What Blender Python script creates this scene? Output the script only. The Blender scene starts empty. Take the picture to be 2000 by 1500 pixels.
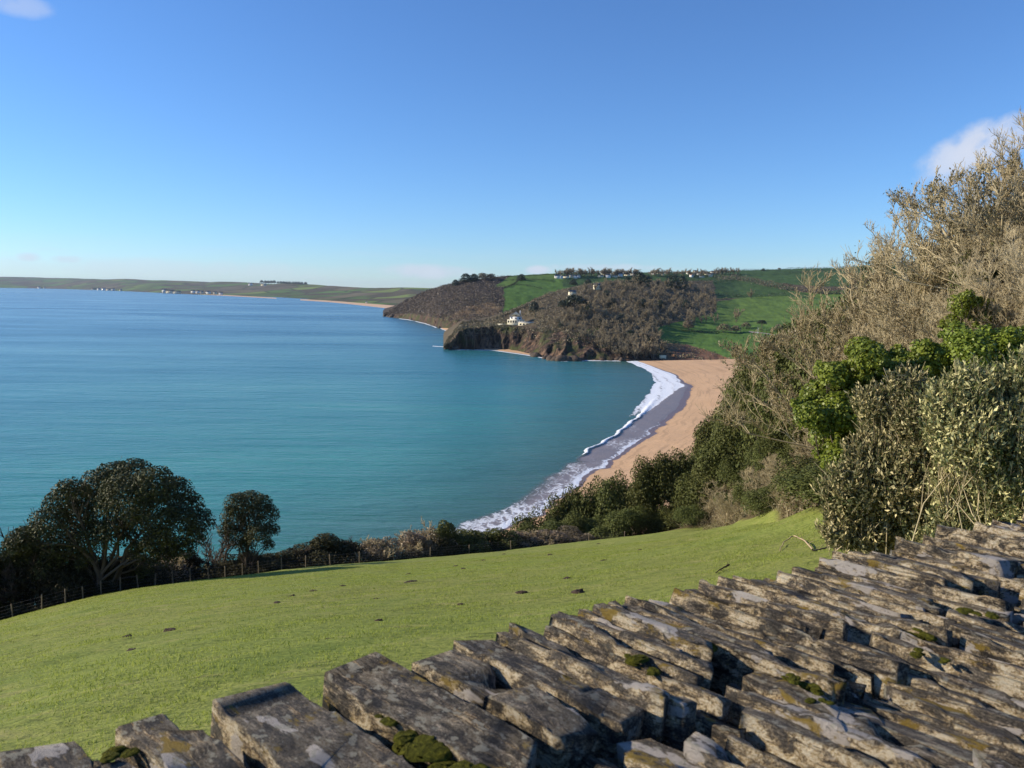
import bpy, math, random
import numpy as np
from mathutils import Vector, Matrix

# ------------------------------------------------------------------ camera, sky, sun
SC = bpy.context.scene
COL = SC.collection
F = 1500.0                       # focal length in photo pixels (photo 2000 x 1500)
HC = 60.0                        # eye height above the sea
PITCH = math.atan((567.8 - 750) / -F)
ROLL = math.radians(0.79)        # the photograph hangs slightly to one side
SUN_AZ, SUN_EL = -84.0, 24.0     # degrees, azimuth from +Y clockwise

cam = bpy.data.cameras.new('camera')
camo = bpy.data.objects.new('camera', cam)
COL.objects.link(camo)
cam.sensor_width = 36
cam.lens = 36 * F / 2000
cam.clip_start = 0.05
cam.clip_end = 60000
camo.location = (0, 0, HC)
camo.matrix_world = Matrix.Translation((0, 0, HC)) @ Matrix.Rotation(math.pi / 2 - PITCH, 4, 'X') @ Matrix.Rotation(ROLL, 4, 'Z')
cam.dof.use_dof = True
cam.dof.focus_distance = 12.0
cam.dof.aperture_fstop = 11.0
SC.camera = camo

SC.view_settings.view_transform = 'Standard'
SC.view_settings.look = 'None'
SC.view_settings.exposure = 0.38
SC.view_settings.gamma = 1.0
SC.view_settings.use_curve_mapping = False
SC.cycles.max_bounces = 6
SC.cycles.transparent_max_bounces = 12
SC.cycles.volume_bounces = 0


def az_dir(az):
    a = math.radians(az)
    return np.array([math.sin(a), math.cos(a), 0.0])


sun = bpy.data.lights.new('sun', 'SUN')
sun.energy = 5.0
sun.angle = math.radians(0.53)
sun.color = (1.0, 0.88, 0.70)
suno = bpy.data.objects.new('sun', sun)
COL.objects.link(suno)
sd = az_dir(SUN_AZ) * math.cos(math.radians(SUN_EL)) + np.array([0, 0, math.sin(math.radians(SUN_EL))])
suno.rotation_euler = Vector(sd).to_track_quat('Z', 'Y').to_euler()
suno.location = (-40, 0, 90)


_r0, _u0 = np.array([1.0, 0, 0]), np.array([0, math.sin(PITCH), math.cos(PITCH)])
CF = np.array([0, math.cos(PITCH), -math.sin(PITCH)])
CR = _r0 * math.cos(ROLL) + _u0 * math.sin(ROLL)
CU = -_r0 * math.sin(ROLL) + _u0 * math.cos(ROLL)


def ray(u, v):
    return CF + CR * ((u - 1000) / F) + CU * ((750 - v) / F)


def ratio(u, v):
    """metres down per metre forward along the line of sight through photo pixel (u, v)"""
    d = ray(u, v)
    return -d[2] / d[1]


def P(u, v, y):
    d = ray(u, v)
    return np.array([0, 0, HC]) + d * (y / d[1])


def P0(u, v, z=0.0):
    return P(u, v, (HC - z) / ratio(u, v))


def proj(p):
    q = np.asarray(p, float) - np.array([0, 0, HC])
    d = q @ CF
    return 1000 + F * (q @ CR) / d, 750 - F * (q @ CU) / d


def x_of(u, y, z):
    """x of the point with depth y and height z that lies in photo column u"""
    cx = (u - 1000) / F
    return -(y * (CR[1] - cx * CF[1]) + (z - HC) * (CR[2] - cx * CF[2])) / CR[0]


# ------------------------------------------------------------------ node helpers
class NT:
    def __init__(self, tree):
        self.t = tree
        tree.nodes.clear()

    def n(self, typ, **kw):
        nd = self.t.nodes.new(typ)
        for k, v in kw.items():
            if k.startswith('i_'):
                key = k[2:].replace('_', ' ')
                self.set(nd, key, v)
            else:
                setattr(nd, k, v)
        return nd

    def set(self, nd, key, v):
        sock = nd.inputs[int(key)] if key.isdigit() else nd.inputs[key]
        if isinstance(v, bpy.types.NodeSocket):
            self.t.links.new(v, sock)
        else:
            if sock.type == 'RGBA' and len(v) == 3:
                v = (*v, 1)
            sock.default_value = v

    def math(self, op, a, b=0.0, c=None, clamp=False):
        nd = self.t.nodes.new('ShaderNodeMath')
        nd.operation = op
        nd.use_clamp = clamp
        self.set(nd, '0', a)
        self.set(nd, '1', b)
        if c is not None:
            self.set(nd, '2', c)
        return nd.outputs[0]

    def mix(self, f, a, b, mode='MIX'):
        nd = self.t.nodes.new('ShaderNodeMix')
        nd.data_type = 'RGBA'
        nd.blend_type = mode
        self.set(nd, '0', f)
        for i, v in ((6, a), (7, b)):
            self.set(nd, str(i), v)
        return nd.outputs[2]

    def ramp(self, f, stops, interp='LINEAR'):
        nd = self.t.nodes.new('ShaderNodeValToRGB')
        nd.color_ramp.interpolation = interp
        el = nd.color_ramp.elements
        while len(el) > 1:
            el.remove(el[-1])
        for i, (p, c) in enumerate(stops):
            e = el[0] if i == 0 else el.new(p)
            e.position = p
            if isinstance(c, (int, float)):
                c = (c, c, c)
            e.color = (*c, 1)
        self.set(nd, '0', f)
        return nd.outputs[0]

    def noise(self, vec, scale, detail=4, rough=0.55, dist=0.0, out=0):
        nd = self.t.nodes.new('ShaderNodeTexNoise')
        self.set(nd, 'Vector', vec)
        nd.inputs['Scale'].default_value = scale
        nd.inputs['Detail'].default_value = detail
        nd.inputs['Roughness'].default_value = rough
        nd.inputs['Distortion'].default_value = dist
        return nd.outputs[out]

    def mapping(self, vec, scale=(1, 1, 1), rot=(0, 0, 0), loc=(0, 0, 0)):
        nd = self.t.nodes.new('ShaderNodeMapping')
        self.set(nd, 'Vector', vec)
        nd.inputs['Scale'].default_value = scale
        nd.inputs['Rotation'].default_value = rot
        nd.inputs['Location'].default_value = loc
        return nd.outputs[0]

    def bump(self, h, strength=0.5, dist=0.1, normal=None):
        nd = self.t.nodes.new('ShaderNodeBump')
        self.set(nd, 'Height', h)
        self.set(nd, 'Strength', strength)
        nd.inputs['Distance'].default_value = dist
        if normal is not None:
            self.set(nd, 'Normal', normal)
        return nd.outputs[0]


def new_mat(name):
    m = bpy.data.materials.new(name)
    m.use_nodes = True
    return m, NT(m.node_tree)


def finish(nt, color, rough=0.8, spec=0.3, normal=None, extra=None):
    b = nt.n('ShaderNodeBsdfPrincipled')
    nt.set(b, 'Base Color', color)
    nt.set(b, 'Roughness', rough)
    nt.set(b, 'Specular IOR Level', spec)
    if normal is not None:
        nt.set(b, 'Normal', normal)
    o = nt.n('ShaderNodeOutputMaterial')
    nt.t.links.new(b.outputs[0], o.inputs[0])
    return b, o


def pos(nt):
    return nt.n('ShaderNodeNewGeometry').outputs['Position']


def attr(nt, name, out='Color'):
    return nt.n('ShaderNodeAttribute', attribute_name=name).outputs[out]


# ------------------------------------------------------------------ world
world = bpy.data.worlds.new('World')
SC.world = world
world.use_nodes = True
W = NT(world.node_tree)
sky = W.n('ShaderNodeTexSky', sky_type='NISHITA', sun_disc=False,
          sun_elevation=math.radians(SUN_EL), sun_rotation=math.radians(SUN_AZ),
          altitude=60, air_density=1.0, dust_density=0.0, ozone_density=6.0)
tc = W.n('ShaderNodeTexCoord').outputs['Generated']


def sky_dir(u, v):
    p = P(u, v, 1.0) - np.array([0, 0, HC])
    return p / np.linalg.norm(p)


def blob(u, v, wx, wy, rot=0.0):
    """soft elliptical cloud region round a direction of the sky"""
    d = sky_dir(u, v)
    right = np.array([d[1], -d[0], 0.0]); right /= np.linalg.norm(right)
    up = np.cross(right, d)
    c, s = math.cos(rot), math.sin(rot)
    r2, u2 = right * c + up * s, -right * s + up * c
    def dot(a, k):
        nd = W.n('ShaderNodeVectorMath', operation='DOT_PRODUCT')
        W.set(nd, '0', tc)
        nd.inputs[1].default_value = tuple(a)
        return W.math('DIVIDE', nd.outputs['Value'], k)
    a, b = dot(r2, wx / F), dot(u2, wy / F)
    q = W.math('ADD', W.math('MULTIPLY', a, a), W.math('MULTIPLY', b, b))
    nd = W.n('ShaderNodeVectorMath', operation='DOT_PRODUCT')
    W.set(nd, '0', tc)
    nd.inputs[1].default_value = tuple(d)
    front = W.math('GREATER_THAN', nd.outputs['Value'], 0.2)
    return W.math('MULTIPLY', W.math('SUBTRACT', 1.0, q, clamp=True), front)


cn = W.noise(tc, 16, 7, 0.6, 0.3)
cn2 = W.noise(tc, 42, 5, 0.6, 0.2)
cnn = W.math('ADD', W.math('MULTIPLY', cn, 0.65), W.math('MULTIPLY', cn2, 0.35))
mask = None
for (u, v, wx, wy, r, k) in ((1915, 285, 118, 50, 0.45, 0.95), (1985, 262, 60, 30, 0.3, 0.8), (38, 10, 58, 22, 0.0, 0.4),
                             (835, 530, 135, 19, 0.0, 0.75), (1052, 527, 34, 12, 0, 0.85), (60, 503, 26, 12, 0, 0.6),
                             (130, 507, 40, 11, 0, 0.6), (1180, 522, 150, 10, 0, 0.5), (330, 525, 420, 22, 0, 0.33)):
    b = blob(u, v, wx, wy, r)
    b = W.math('POWER', b, 0.6)
    e = W.math('MULTIPLY', W.math('ADD', W.math('MULTIPLY', b, 1.15), W.math('MULTIPLY', W.math('SUBTRACT', cnn, 0.68), 2.6)), 1.6, clamp=True)
    e = W.math('MULTIPLY', W.math('MULTIPLY', e, b), k)
    mask = e if mask is None else W.math('MAXIMUM', mask, e)
# thin broken band of low cloud all round the horizon
sep = W.n('ShaderNodeSeparateXYZ'); W.set(sep, '0', tc)
low = W.ramp(sep.outputs[2], [(0.0, 0.0), (0.012, 0.35), (0.03, 0.3), (0.06, 0.0)])
bn = W.noise(W.mapping(tc, (6, 6, 50)), 1.0, 5, 0.6)
low = W.math('MULTIPLY', low, W.ramp(bn, [(0.5, 0), (0.72, 1)]))
mask = W.math('MAXIMUM', mask, low)
skyc = W.mix(1.0, sky.outputs[0], (0.84, 1.0, 1.20), 'MULTIPLY')
cl = W.mix(cnn, (3.9, 4.4, 5.6), (5.6, 5.9, 6.6))
col = W.mix(mask, skyc, cl)
bg = W.n('ShaderNodeBackground')
W.set(bg, 'Color', col)
bg.inputs['Strength'].default_value = 0.110
wo = W.n('ShaderNodeOutputWorld')
W.t.links.new(bg.outputs[0], wo.inputs[0])

# ------------------------------------------------------------------ mesh helpers
RNG = np.random.default_rng(7)


def mesh_from(name, verts, faces, mat=None, smooth=False, attrs=None, uv=None):
    """verts (N,3); faces: (M,k) array, or list of such arrays"""
    me = bpy.data.meshes.new(name)
    verts = np.asarray(verts, dtype=np.float32)
    fl = faces if isinstance(faces, list) else [faces]
    fl = [np.asarray(f, dtype=np.int32) for f in fl if len(f)]
    loops = np.concatenate([f.ravel() for f in fl])
    tot = np.concatenate([np.full(len(f), f.shape[1], dtype=np.int32) for f in fl])
    start = np.concatenate([[0], np.cumsum(tot)[:-1]]).astype(np.int32)
    me.vertices.add(len(verts)); me.vertices.foreach_set('co', verts.ravel())
    me.loops.add(len(loops)); me.loops.foreach_set('vertex_index', loops)
    me.polygons.add(len(tot)); me.polygons.foreach_set('loop_start', start)
    me.polygons.foreach_set('loop_total', tot)
    me.update(calc_edges=True)
    if smooth:
        me.polygons.foreach_set('use_smooth', np.ones(len(tot), dtype=bool))
    if attrs:
        for k, a in attrs.items():
            a = np.asarray(a, dtype=np.float32)
            if a.ndim == 1:
                at = me.attributes.new(k, 'FLOAT', 'POINT'); at.data.foreach_set('value', a)
            else:
                at = me.attributes.new(k, 'FLOAT_COLOR', 'POINT')
                c = np.ones((len(a), 4), dtype=np.float32); c[:, :3] = a[:, :3]
                at.data.foreach_set('color', c.ravel())
    if mat:
        me.materials.append(mat)
    return me


def obj(name, me, parent=None, loc=None, label=None, cat=None, group=None, kind=None, rot=None, scale=None):
    o = bpy.data.objects.new(name, me)
    COL.objects.link(o)
    if parent: o.parent = parent
    if loc is not None: o.location = loc
    if rot is not None: o.rotation_euler = rot
    if scale is not None: o.scale = scale
    for k, v in (('label', label), ('category', cat), ('group', group), ('kind', kind)):
        if v: o[k] = v
    return o


def copy_tree(o, parent=None):
    c = o.copy(); COL.objects.link(c)
    if parent: c.parent = parent
    for ch in list(o.children):
        copy_tree(ch, c)
    return c


def grid_faces(nu, nv, off=0):
    i = np.arange(nu - 1)[:, None] * nv + np.arange(nv - 1)[None, :]
    i = i.ravel() + off
    return np.stack([i, i + nv, i + nv + 1, i + 1], 1)


def _h(ix, iy, iz, seed):
    n = (ix * 374761393 + iy * 668265263 + iz * 2147483647 + seed * 1274126177) & 0xffffffff
    n = ((n ^ (n >> 13)) * 1274126177) & 0xffffffff
    n = n ^ (n >> 16)
    return (n & 0xffff) / 65535.0


def vnoise(p, seed=0):
    p = np.asarray(p, dtype=np.float64)
    i = np.floor(p).astype(np.int64)
    f = p - i
    f = f * f * (3 - 2 * f)
    r = 0
    for dx in (0, 1):
        for dy in (0, 1):
            for dz in (0, 1):
                w = (f[..., 0] if dx else 1 - f[..., 0]) * (f[..., 1] if dy else 1 - f[..., 1]) * (f[..., 2] if dz else 1 - f[..., 2])
                r = r + w * _h(i[..., 0] + dx, i[..., 1] + dy, i[..., 2] + dz, seed)
    return r


def fbm(p, oct=4, seed=0, gain=0.5):
    p = np.asarray(p, dtype=np.float64)
    a, s, t = 1.0, 0, 0
    for k in range(oct):
        s = s + a * vnoise(p * (2.03 ** k), seed + k * 17)
        t += a
        a *= gain
    return s / t


def unit(a):
    return a / np.maximum(np.linalg.norm(a, axis=-1, keepdims=True), 1e-9)


def in_poly(u, v, poly):
    u = np.asarray(u); v = np.asarray(v)
    r = np.zeros(u.shape, dtype=bool)
    n = len(poly)
    for k in range(n):
        (x0, y0), (x1, y1) = poly[k], poly[(k + 1) % n]
        c = ((y0 > v) != (y1 > v)) & (u < (x1 - x0) * (v - y0) / ((y1 - y0) if y1 != y0 else 1e-9) + x0)
        r ^= c
    return r


class Tubes:
    """polylines -> merged three sided tubes"""
    def __init__(s): s.v, s.f, s.n = [], [], 0

    def add(s, pts, rad, sides=3):
        # pts (N,m,3) rad (N,m)
        N, m = pts.shape[:2]
        if N == 0: return
        d = unit(pts[:, -1] - pts[:, 0])
        ref = np.where(np.abs(d[:, 2:3]) > 0.9, np.array([[1.0, 0, 0]]), np.array([[0, 0, 1.0]]))
        a = unit(np.cross(d, ref)); b = np.cross(d, a)
        ang = np.arange(sides) * 2 * math.pi / sides
        off = a[:, None, :] * np.cos(ang)[None, :, None] + b[:, None, :] * np.sin(ang)[None, :, None]
        V = pts[:, :, None, :] + off[:, None] * rad[:, :, None, None]
        base = s.n + np.arange(N)[:, None, None] * (m * sides) + np.arange(m - 1)[None, :, None] * sides
        j = np.arange(sides)[None, None, :]; k = (j + 1) % sides
        q = np.stack([base + j, base + k, base + k + sides, base + j + sides], -1).reshape(-1, 4)
        s.v.append(V.reshape(-1, 3)); s.f.append(q); s.n += N * m * sides

    def mesh(s, name, mat):
        return mesh_from(name, np.concatenate(s.v), np.concatenate(s.f), mat, smooth=True)


def grow(rng, parents, nper, lr, spread, up, m=3, jit=0.12, tmin=0.25, tmax=1.0, rr=0.45, rmin=0.0, tip=0.35):
    """children polylines from parent polylines. parents = (pts (N,m,3), rad (N,m), length (N,))"""
    pts, rad, ln = parents
    N, pm = pts.shape[:2]
    C = N * nper
    idx = np.repeat(np.arange(N), nper)
    t = rng.uniform(tmin, tmax, C) * (pm - 1)
    i0 = np.minimum(t.astype(int), pm - 2); ft = (t - i0)[:, None]
    p = pts[idx, i0] * (1 - ft) + pts[idx, i0 + 1] * ft
    r = rad[idx, i0] * (1 - ft[:, 0]) + rad[idx, i0 + 1] * ft[:, 0]
    d = unit(pts[idx, i0 + 1] - pts[idx, i0])
    rnd = unit(rng.normal(size=(C, 3)))
    perp = unit(rnd - d * np.sum(rnd * d, 1, keepdims=True))
    d = unit(d * math.cos(spread) + perp * math.sin(spread) * rng.uniform(0.7, 1.2, (C, 1)) + np.array([0, 0, up]))
    L = ln[idx] * lr * rng.uniform(0.55, 1.2, C) * (1.15 - 0.5 * t / (pm - 1))
    out = [p]
    for k in range(m):
        d = unit(d + rng.normal(size=(C, 3)) * jit + np.array([0, 0, up * 0.35]))
        p = p + d * (L / m)[:, None]
        out.append(p)
    Q = np.stack(out, 1)
    r0 = np.maximum(r * rr, rmin)
    R = r0[:, None] * np.linspace(1, tip, m + 1)[None]
    R = np.maximum(R, rmin * 0.6)
    return Q, R, L


def leaves(rng, c, n, size, aspect=0.5, jitter=0.8, along=None):
    """leaf quads (rhombus with a slight fold) at centres c with rough normals n"""
    N = len(c)
    nn = unit(n + rng.normal(size=(N, 3)) * jitter)
    t = along if along is not None else rng.normal(size=(N, 3))
    t = unit(t - nn * np.sum(t * nn, 1, keepdims=True))
    b = np.cross(nn, t)
    s = (size * rng.uniform(0.6, 1.3, N))[:, None]
    v = np.stack([c - t * s * 0.5, c + b * s * aspect * 0.5 + nn * s * 0.08, c + t * s * 0.5, c - b * s * aspect * 0.5 + nn * s * 0.08], 1)
    f = np.arange(N * 4).reshape(N, 4)
    return v.reshape(-1, 3), f


def crown_points(rng, blobs, n, shell=0.35, low=-0.5):
    """random points on the surfaces of ellipsoid clumps; blobs (k,6) = centre + radii"""
    blobs = np.asarray(blobs, dtype=float)
    w = blobs[:, 3] * blobs[:, 5]
    i = rng.choice(len(blobs), n, p=w / w.sum())
    d = unit(rng.normal(size=(n, 3)))
    d[:, 2] = np.where(d[:, 2] < low, -d[:, 2], d[:, 2])
    r = 1 - shell * rng.random(n) ** 1.6
    r *= 0.86 + 0.28 * vnoise(d * 2.3 + i[:, None] * 5.1, 5)
    c = blobs[i, :3] + d * blobs[i, 3:] * r[:, None]
    return c, d


HAZE = 2.2e-5
# ------------------------------------------------------------------ materials
def leaf_mat(name, c0, c1, rough=0.5, spec=0.4, trans=0.25, skew=1.0):
    m, t = new_mat(name)
    g = t.n('ShaderNodeNewGeometry')
    r = g.outputs['Random Per Island']
    n = t.noise(g.outputs['Position'], 0.8, 3)
    f = t.math('ADD', t.math('MULTIPLY', r, 0.65), t.math('MULTIPLY', n, 0.45), clamp=True)
    f = t.math('POWER', f, skew)
    oi = t.n('ShaderNodeObjectInfo').outputs['Random']
    c = t.mix(f, c0, c1)
    hs = t.n('ShaderNodeHueSaturation')
    t.set(hs, 'Color', c)
    t.set(hs, 'Hue', t.math('ADD', 0.485, t.math('MULTIPLY', oi, 0.03)))
    t.set(hs, 'Value', t.math('ADD', 0.85, t.math('MULTIPLY', oi, 0.3)))
    c = hs.outputs[0]
    b = t.n('ShaderNodeBsdfPrincipled')
    t.set(b, 'Base Color', c); t.set(b, 'Roughness', rough); t.set(b, 'Specular IOR Level', spec)
    o = t.n('ShaderNodeOutputMaterial')
    if trans > 0:
        tr = t.n('ShaderNodeBsdfTranslucent'); t.set(tr, 'Color', c)
        mx = t.n('ShaderNodeMixShader'); t.set(mx, '0', trans)
        t.t.links.new(b.outputs[0], mx.inputs[1]); t.t.links.new(tr.outputs[0], mx.inputs[2])
        t.t.links.new(mx.outputs[0], o.inputs[0])
    else:
        t.t.links.new(b.outputs[0], o.inputs[0])
    return m


def bark_mat(name, c0, c1):
    m, t = new_mat(name)
    p = pos(t)
    n = t.noise(p, 3.0, 5)
    r = t.n('ShaderNodeNewGeometry').outputs['Random Per Island']
    oi = t.n('ShaderNodeObjectInfo').outputs['Random']
    f = t.math('ADD', t.math('MULTIPLY', n, 0.5), t.math('ADD', t.math('MULTIPLY', r, 0.35), t.math('MULTIPLY', oi, 0.25)))
    finish(t, t.mix(f, c0, c1), 0.85, 0.2)
    return m


M = {}
M['oak'] = leaf_mat('holm_oak_leaves', (0.022, 0.028, 0.010), (0.105, 0.11, 0.040), 0.6, 0.15, 0.08)
M['tanleaf'] = leaf_mat('tan_bramble', (0.09, 0.07, 0.04), (0.34, 0.26, 0.15), trans=0.1)
M['evergreen'] = leaf_mat('evergreen_leaves', (0.030, 0.042, 0.012), (0.155, 0.165, 0.045), 0.6, 0.15, 0.12)
M['darkleaf'] = leaf_mat('dark_leaves', (0.020, 0.021, 0.010), (0.075, 0.065, 0.03), 0.7, 0.1, 0.05)
M['brownleaf'] = leaf_mat('dry_bramble', (0.07, 0.05, 0.03), (0.2, 0.15, 0.09), trans=0.1)
M['ivy'] = leaf_mat('ivy_leaves', (0.055, 0.10, 0.012), (0.30, 0.37, 0.05), 0.45, 0.35, 0.3)
M['olive'] = leaf_mat('olive_leaves', (0.028, 0.050, 0.010), (0.95, 0.82, 0.42), 0.5, 0.2, 0.12, 2.7)  # cream end paints sunlit leaf tips into a scatter of leaves
M['under'] = leaf_mat('undergrowth_leaves', (0.06, 0.06, 0.024), (0.25, 0.20, 0.10), trans=0.1)
M['grassblade'] = leaf_mat('grass_blades', (0.20, 0.25, 0.035), (0.40, 0.43, 0.10), 0.6, 0.2, 0.45)
M['pinefar'] = leaf_mat('far_pine', (0.012, 0.024, 0.010), (0.035, 0.05, 0.02), trans=0.0)
M['farscrub'] = leaf_mat('far_scrub', (0.05, 0.05, 0.022), (0.26, 0.20, 0.11), trans=0.0)
M['farbrown'] = leaf_mat('far_bare_scrub', (0.05, 0.038, 0.026), (0.17, 0.125, 0.085), trans=0.0)
M['twig'] = bark_mat('pale_twigs', (0.22, 0.18, 0.095), (0.66, 0.55, 0.35))
M['twigdark'] = bark_mat('dark_twigs', (0.05, 0.036, 0.026), (0.16, 0.12, 0.085))
M['bark'] = bark_mat('bark', (0.045, 0.036, 0.027), (0.17, 0.135, 0.10))
M['fartwig'] = bark_mat('woodland_twigs', (0.13, 0.105, 0.065), (0.44, 0.36, 0.23))

# --- pasture in front
m, t = new_mat('pasture'); M['pasture'] = m
p = pos(t)
rot = math.radians(-40)
st = t.mapping(p, (0.35, 2.6, 1.0), (0, 0, rot))
n1 = t.noise(st, 0.9, 6, 0.65, 0.6)
n2 = t.noise(p, 0.10, 3)
n3 = t.noise(p, 7.0, 5, 0.75)
n4 = t.noise(t.mapping(p, (1.0, 4.5, 1), (0, 0, rot)), 1.3, 5, 0.7, 0.3)
n5 = t.noise(t.mapping(p, (0.5, 1.3, 1), (0, 0, rot)), 1.0, 5, 0.6, 0.3)
c = t.mix(n1, (0.20, 0.225, 0.045), (0.36, 0.36, 0.10))
c = t.mix(t.ramp(n2, [(0.35, 0), (0.7, 1)]), c, (0.25, 0.295, 0.06))
c = t.mix(t.ramp(n3, [(0.36, 0.75), (0.54, 0.0)]), c, (0.105, 0.145, 0.025))
c = t.mix(t.ramp(n4, [(0.34, 0.7), (0.45, 0.0)]), c, (0.085, 0.10, 0.026))
c = t.mix(t.ramp(n5, [(0.56, 0.0), (0.70, 0.6)]), c, (0.38, 0.34, 0.13))
c = t.mix(t.ramp(t.noise(p, 0.45, 5, 0.65), [(0.56, 0.0), (0.66, 0.45)]), c, (0.13, 0.19, 0.03))
bare = attr(t, 'bare', 'Fac')
c = t.mix(bare, c, t.mix(n3, (0.05, 0.035, 0.02), (0.16, 0.12, 0.06)))
h = t.math('ADD', t.math('MULTIPLY', n1, 0.6), t.math('ADD', t.math('MULTIPLY', n4, 0.7), t.math('MULTIPLY', n3, 0.28)))
finish(t, c, 0.9, 0.15, t.bump(h, 0.8, 0.28))

# --- far land, colour from world-fixed attribute
m, t = new_mat('hill_land'); M['land'] = m
p = pos(t)
c = attr(t, 'landcol')
n1 = t.noise(p, 0.05, 5, 0.6); n2 = t.noise(p, 0.35, 4, 0.7)
rock = attr(t, 'rock', 'Fac')
c = t.mix(1.0, c, t.ramp(n1, [(0.25, 0.72), (0.75, 1.22)]), 'MULTIPLY')
c = t.mix(1.0, c, t.ramp(n2, [(0.25, 0.9), (0.75, 1.08)]), 'MULTIPLY')
rp = t.mapping(p, (0.22, 0.22, 0.05))
rn = t.noise(rp, 1.0, 6, 0.7, 0.8)
rn2 = t.noise(p, 0.045, 4, 0.6)
rc = t.ramp(rn, [(0.36, (0.014, 0.012, 0.010)), (0.50, (0.065, 0.045, 0.034)), (0.66, (0.22, 0.14, 0.09))])
rc = t.mix(t.ramp(rn2, [(0.5, 0), (0.62, 0.85)]), rc, t.mix(n2, (0.03, 0.045, 0.015), (0.09, 0.10, 0.035)))
c = t.mix(rock, c, rc)
hh = t.math('ADD', t.math('MULTIPLY', t.math('MULTIPLY', rn, rock), 3.0), t.math('MULTIPLY', n2, 0.22))
finish(t, c, 0.92, 0.1, t.bump(hh, 0.7, 1.2))

# --- very distant coast: patchwork fields
m, t = new_mat('far_coast'); M['coast'] = m
p = pos(t)
vor = t.n('ShaderNodeTexVoronoi', feature='F1')
t.set(vor, 'Vector', t.mapping(p, (0.0035, 0.0016, 0.0)))
vor.inputs['Scale'].default_value = 1.0
vr = t.n('ShaderNodeSeparateColor'); t.set(vr, '0', vor.outputs['Color'])
fc = t.ramp(vr.outputs[0], [(0.0, (0.10, 0.17, 0.045)), (0.3, (0.14, 0.20, 0.055)), (0.42, (0.15, 0.13, 0.075)), (0.62, (0.085, 0.14, 0.04)), (0.75, (0.13, 0.11, 0.07)), (0.9, (0.17, 0.22, 0.06))], 'CONSTANT')
ve = t.n('ShaderNodeTexVoronoi', feature='DISTANCE_TO_EDGE')
t.set(ve, 'Vector', t.mapping(p, (0.0035, 0.0016, 0.0)))
ve.inputs['Scale'].default_value = 1.0
fc = t.mix(t.ramp(ve.outputs[0], [(0.0, 0.9), (0.06, 0.0)]), fc, (0.035, 0.04, 0.02))
nw = t.noise(p, 0.0022, 6, 0.65, 0.6)
fc = t.mix(t.ramp(nw, [(0.48, 0), (0.54, 0.95)]), fc, t.mix(t.noise(p, 0.02, 4), (0.045, 0.042, 0.025), (0.12, 0.095, 0.06)))
fc = t.mix(attr(t, 'sandy', 'Fac'), fc, (0.62, 0.42, 0.27))
finish(t, fc, 0.95, 0.1)

# --- sea
m, t = new_mat('sea_water'); M['sea'] = m
p = pos(t)
sx = t.n('ShaderNodeSeparateXYZ'); t.set(sx, '0', p)
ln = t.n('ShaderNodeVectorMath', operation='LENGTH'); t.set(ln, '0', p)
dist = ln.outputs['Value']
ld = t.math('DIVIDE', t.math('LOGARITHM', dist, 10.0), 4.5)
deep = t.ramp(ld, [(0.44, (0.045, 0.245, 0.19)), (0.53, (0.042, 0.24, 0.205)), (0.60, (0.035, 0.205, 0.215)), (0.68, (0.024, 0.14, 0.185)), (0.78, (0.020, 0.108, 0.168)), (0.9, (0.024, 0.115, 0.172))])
s1 = t.noise(t.mapping(p, (0.0010, 0.0045, 1), (0, 0, math.radians(8))), 1.0, 5, 0.6, 0.5)
s2 = t.noise(t.mapping(p, (0.006, 0.03, 1), (0, 0, math.radians(-6))), 1.0, 4, 0.6, 0.3)
ss = t.math('ADD', t.math('MULTIPLY', s1, 0.65), t.math('MULTIPLY', s2, 0.35))
deep = t.mix(1.0, deep, t.ramp(ss, [(0.34, (0.68, 0.72, 0.80)), (0.5, (1, 1, 1)), (0.66, (1.45, 1.3, 1.15))]), 'MULTIPLY')
# sandy shallows close to the beach
sh = attr(t, 'shallow', 'Fac')
deep = t.mix(sh, deep, t.mix(s2, (0.045, 0.105, 0.085), (0.065, 0.125, 0.095)))
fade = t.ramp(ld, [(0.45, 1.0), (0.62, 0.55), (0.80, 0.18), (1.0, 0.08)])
w1 = t.noise(t.mapping(p, (0.10, 0.42, 1), (0, 0, math.radians(14))), 1.0, 5, 0.6, 0.4)
w2 = t.noise(t.mapping(p, (0.5, 1.6, 1), (0, 0, math.radians(-4))), 1.0, 4, 0.6, 0.2)
w3 = t.noise(t.mapping(p, (0.016, 0.075, 1), (0, 0, math.radians(10))), 1.0, 3, 0.6, 0.2)
wh = t.math('ADD', t.math('MULTIPLY', w3, 3.2), t.math('ADD', t.math('MULTIPLY', w1, 1.1), t.math('MULTIPLY', w2, 0.28)))
rg = t.ramp(ss, [(0.35, 0.30), (0.65, 0.16)])
finish(t, deep, rg, 0.34, t.bump(wh, fade, 0.9))

# --- sand
m, t = new_mat('beach_sand'); M['sand'] = m
p = pos(t)
wet = attr(t, 'wet', 'Fac')
n1 = t.noise(p, 0.06, 5, 0.6); n2 = t.noise(p, 0.9, 5, 0.7)
c = t.mix(n1, (0.50, 0.305, 0.16), (0.70, 0.45, 0.25))
c = t.mix(1.0, c, t.ramp(n2, [(0.3, 0.82), (0.7, 1.1)]), 'MULTIPLY')
lines = t.noise(t.mapping(attr(t, 'along'), (1.0, 14.0, 1)), 2.0, 4, 0.6, 0.4)
c = t.mix(t.ramp(lines, [(0.53, 0), (0.62, 0.6)]), c, (0.40, 0.25, 0.135))
wetn = t.math('ADD', wet, t.math('MULTIPLY', t.math('SUBTRACT', t.noise(p, 0.25, 3), 0.5), 0.5))
wm = t.ramp(wetn, [(0.42, 0), (0.55, 1)])
c = t.mix(wm, c, (0.165, 0.105, 0.085))
rr = t.mix(wm, (0.92, 0.92, 0.92), (0.30, 0.30, 0.30))
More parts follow.
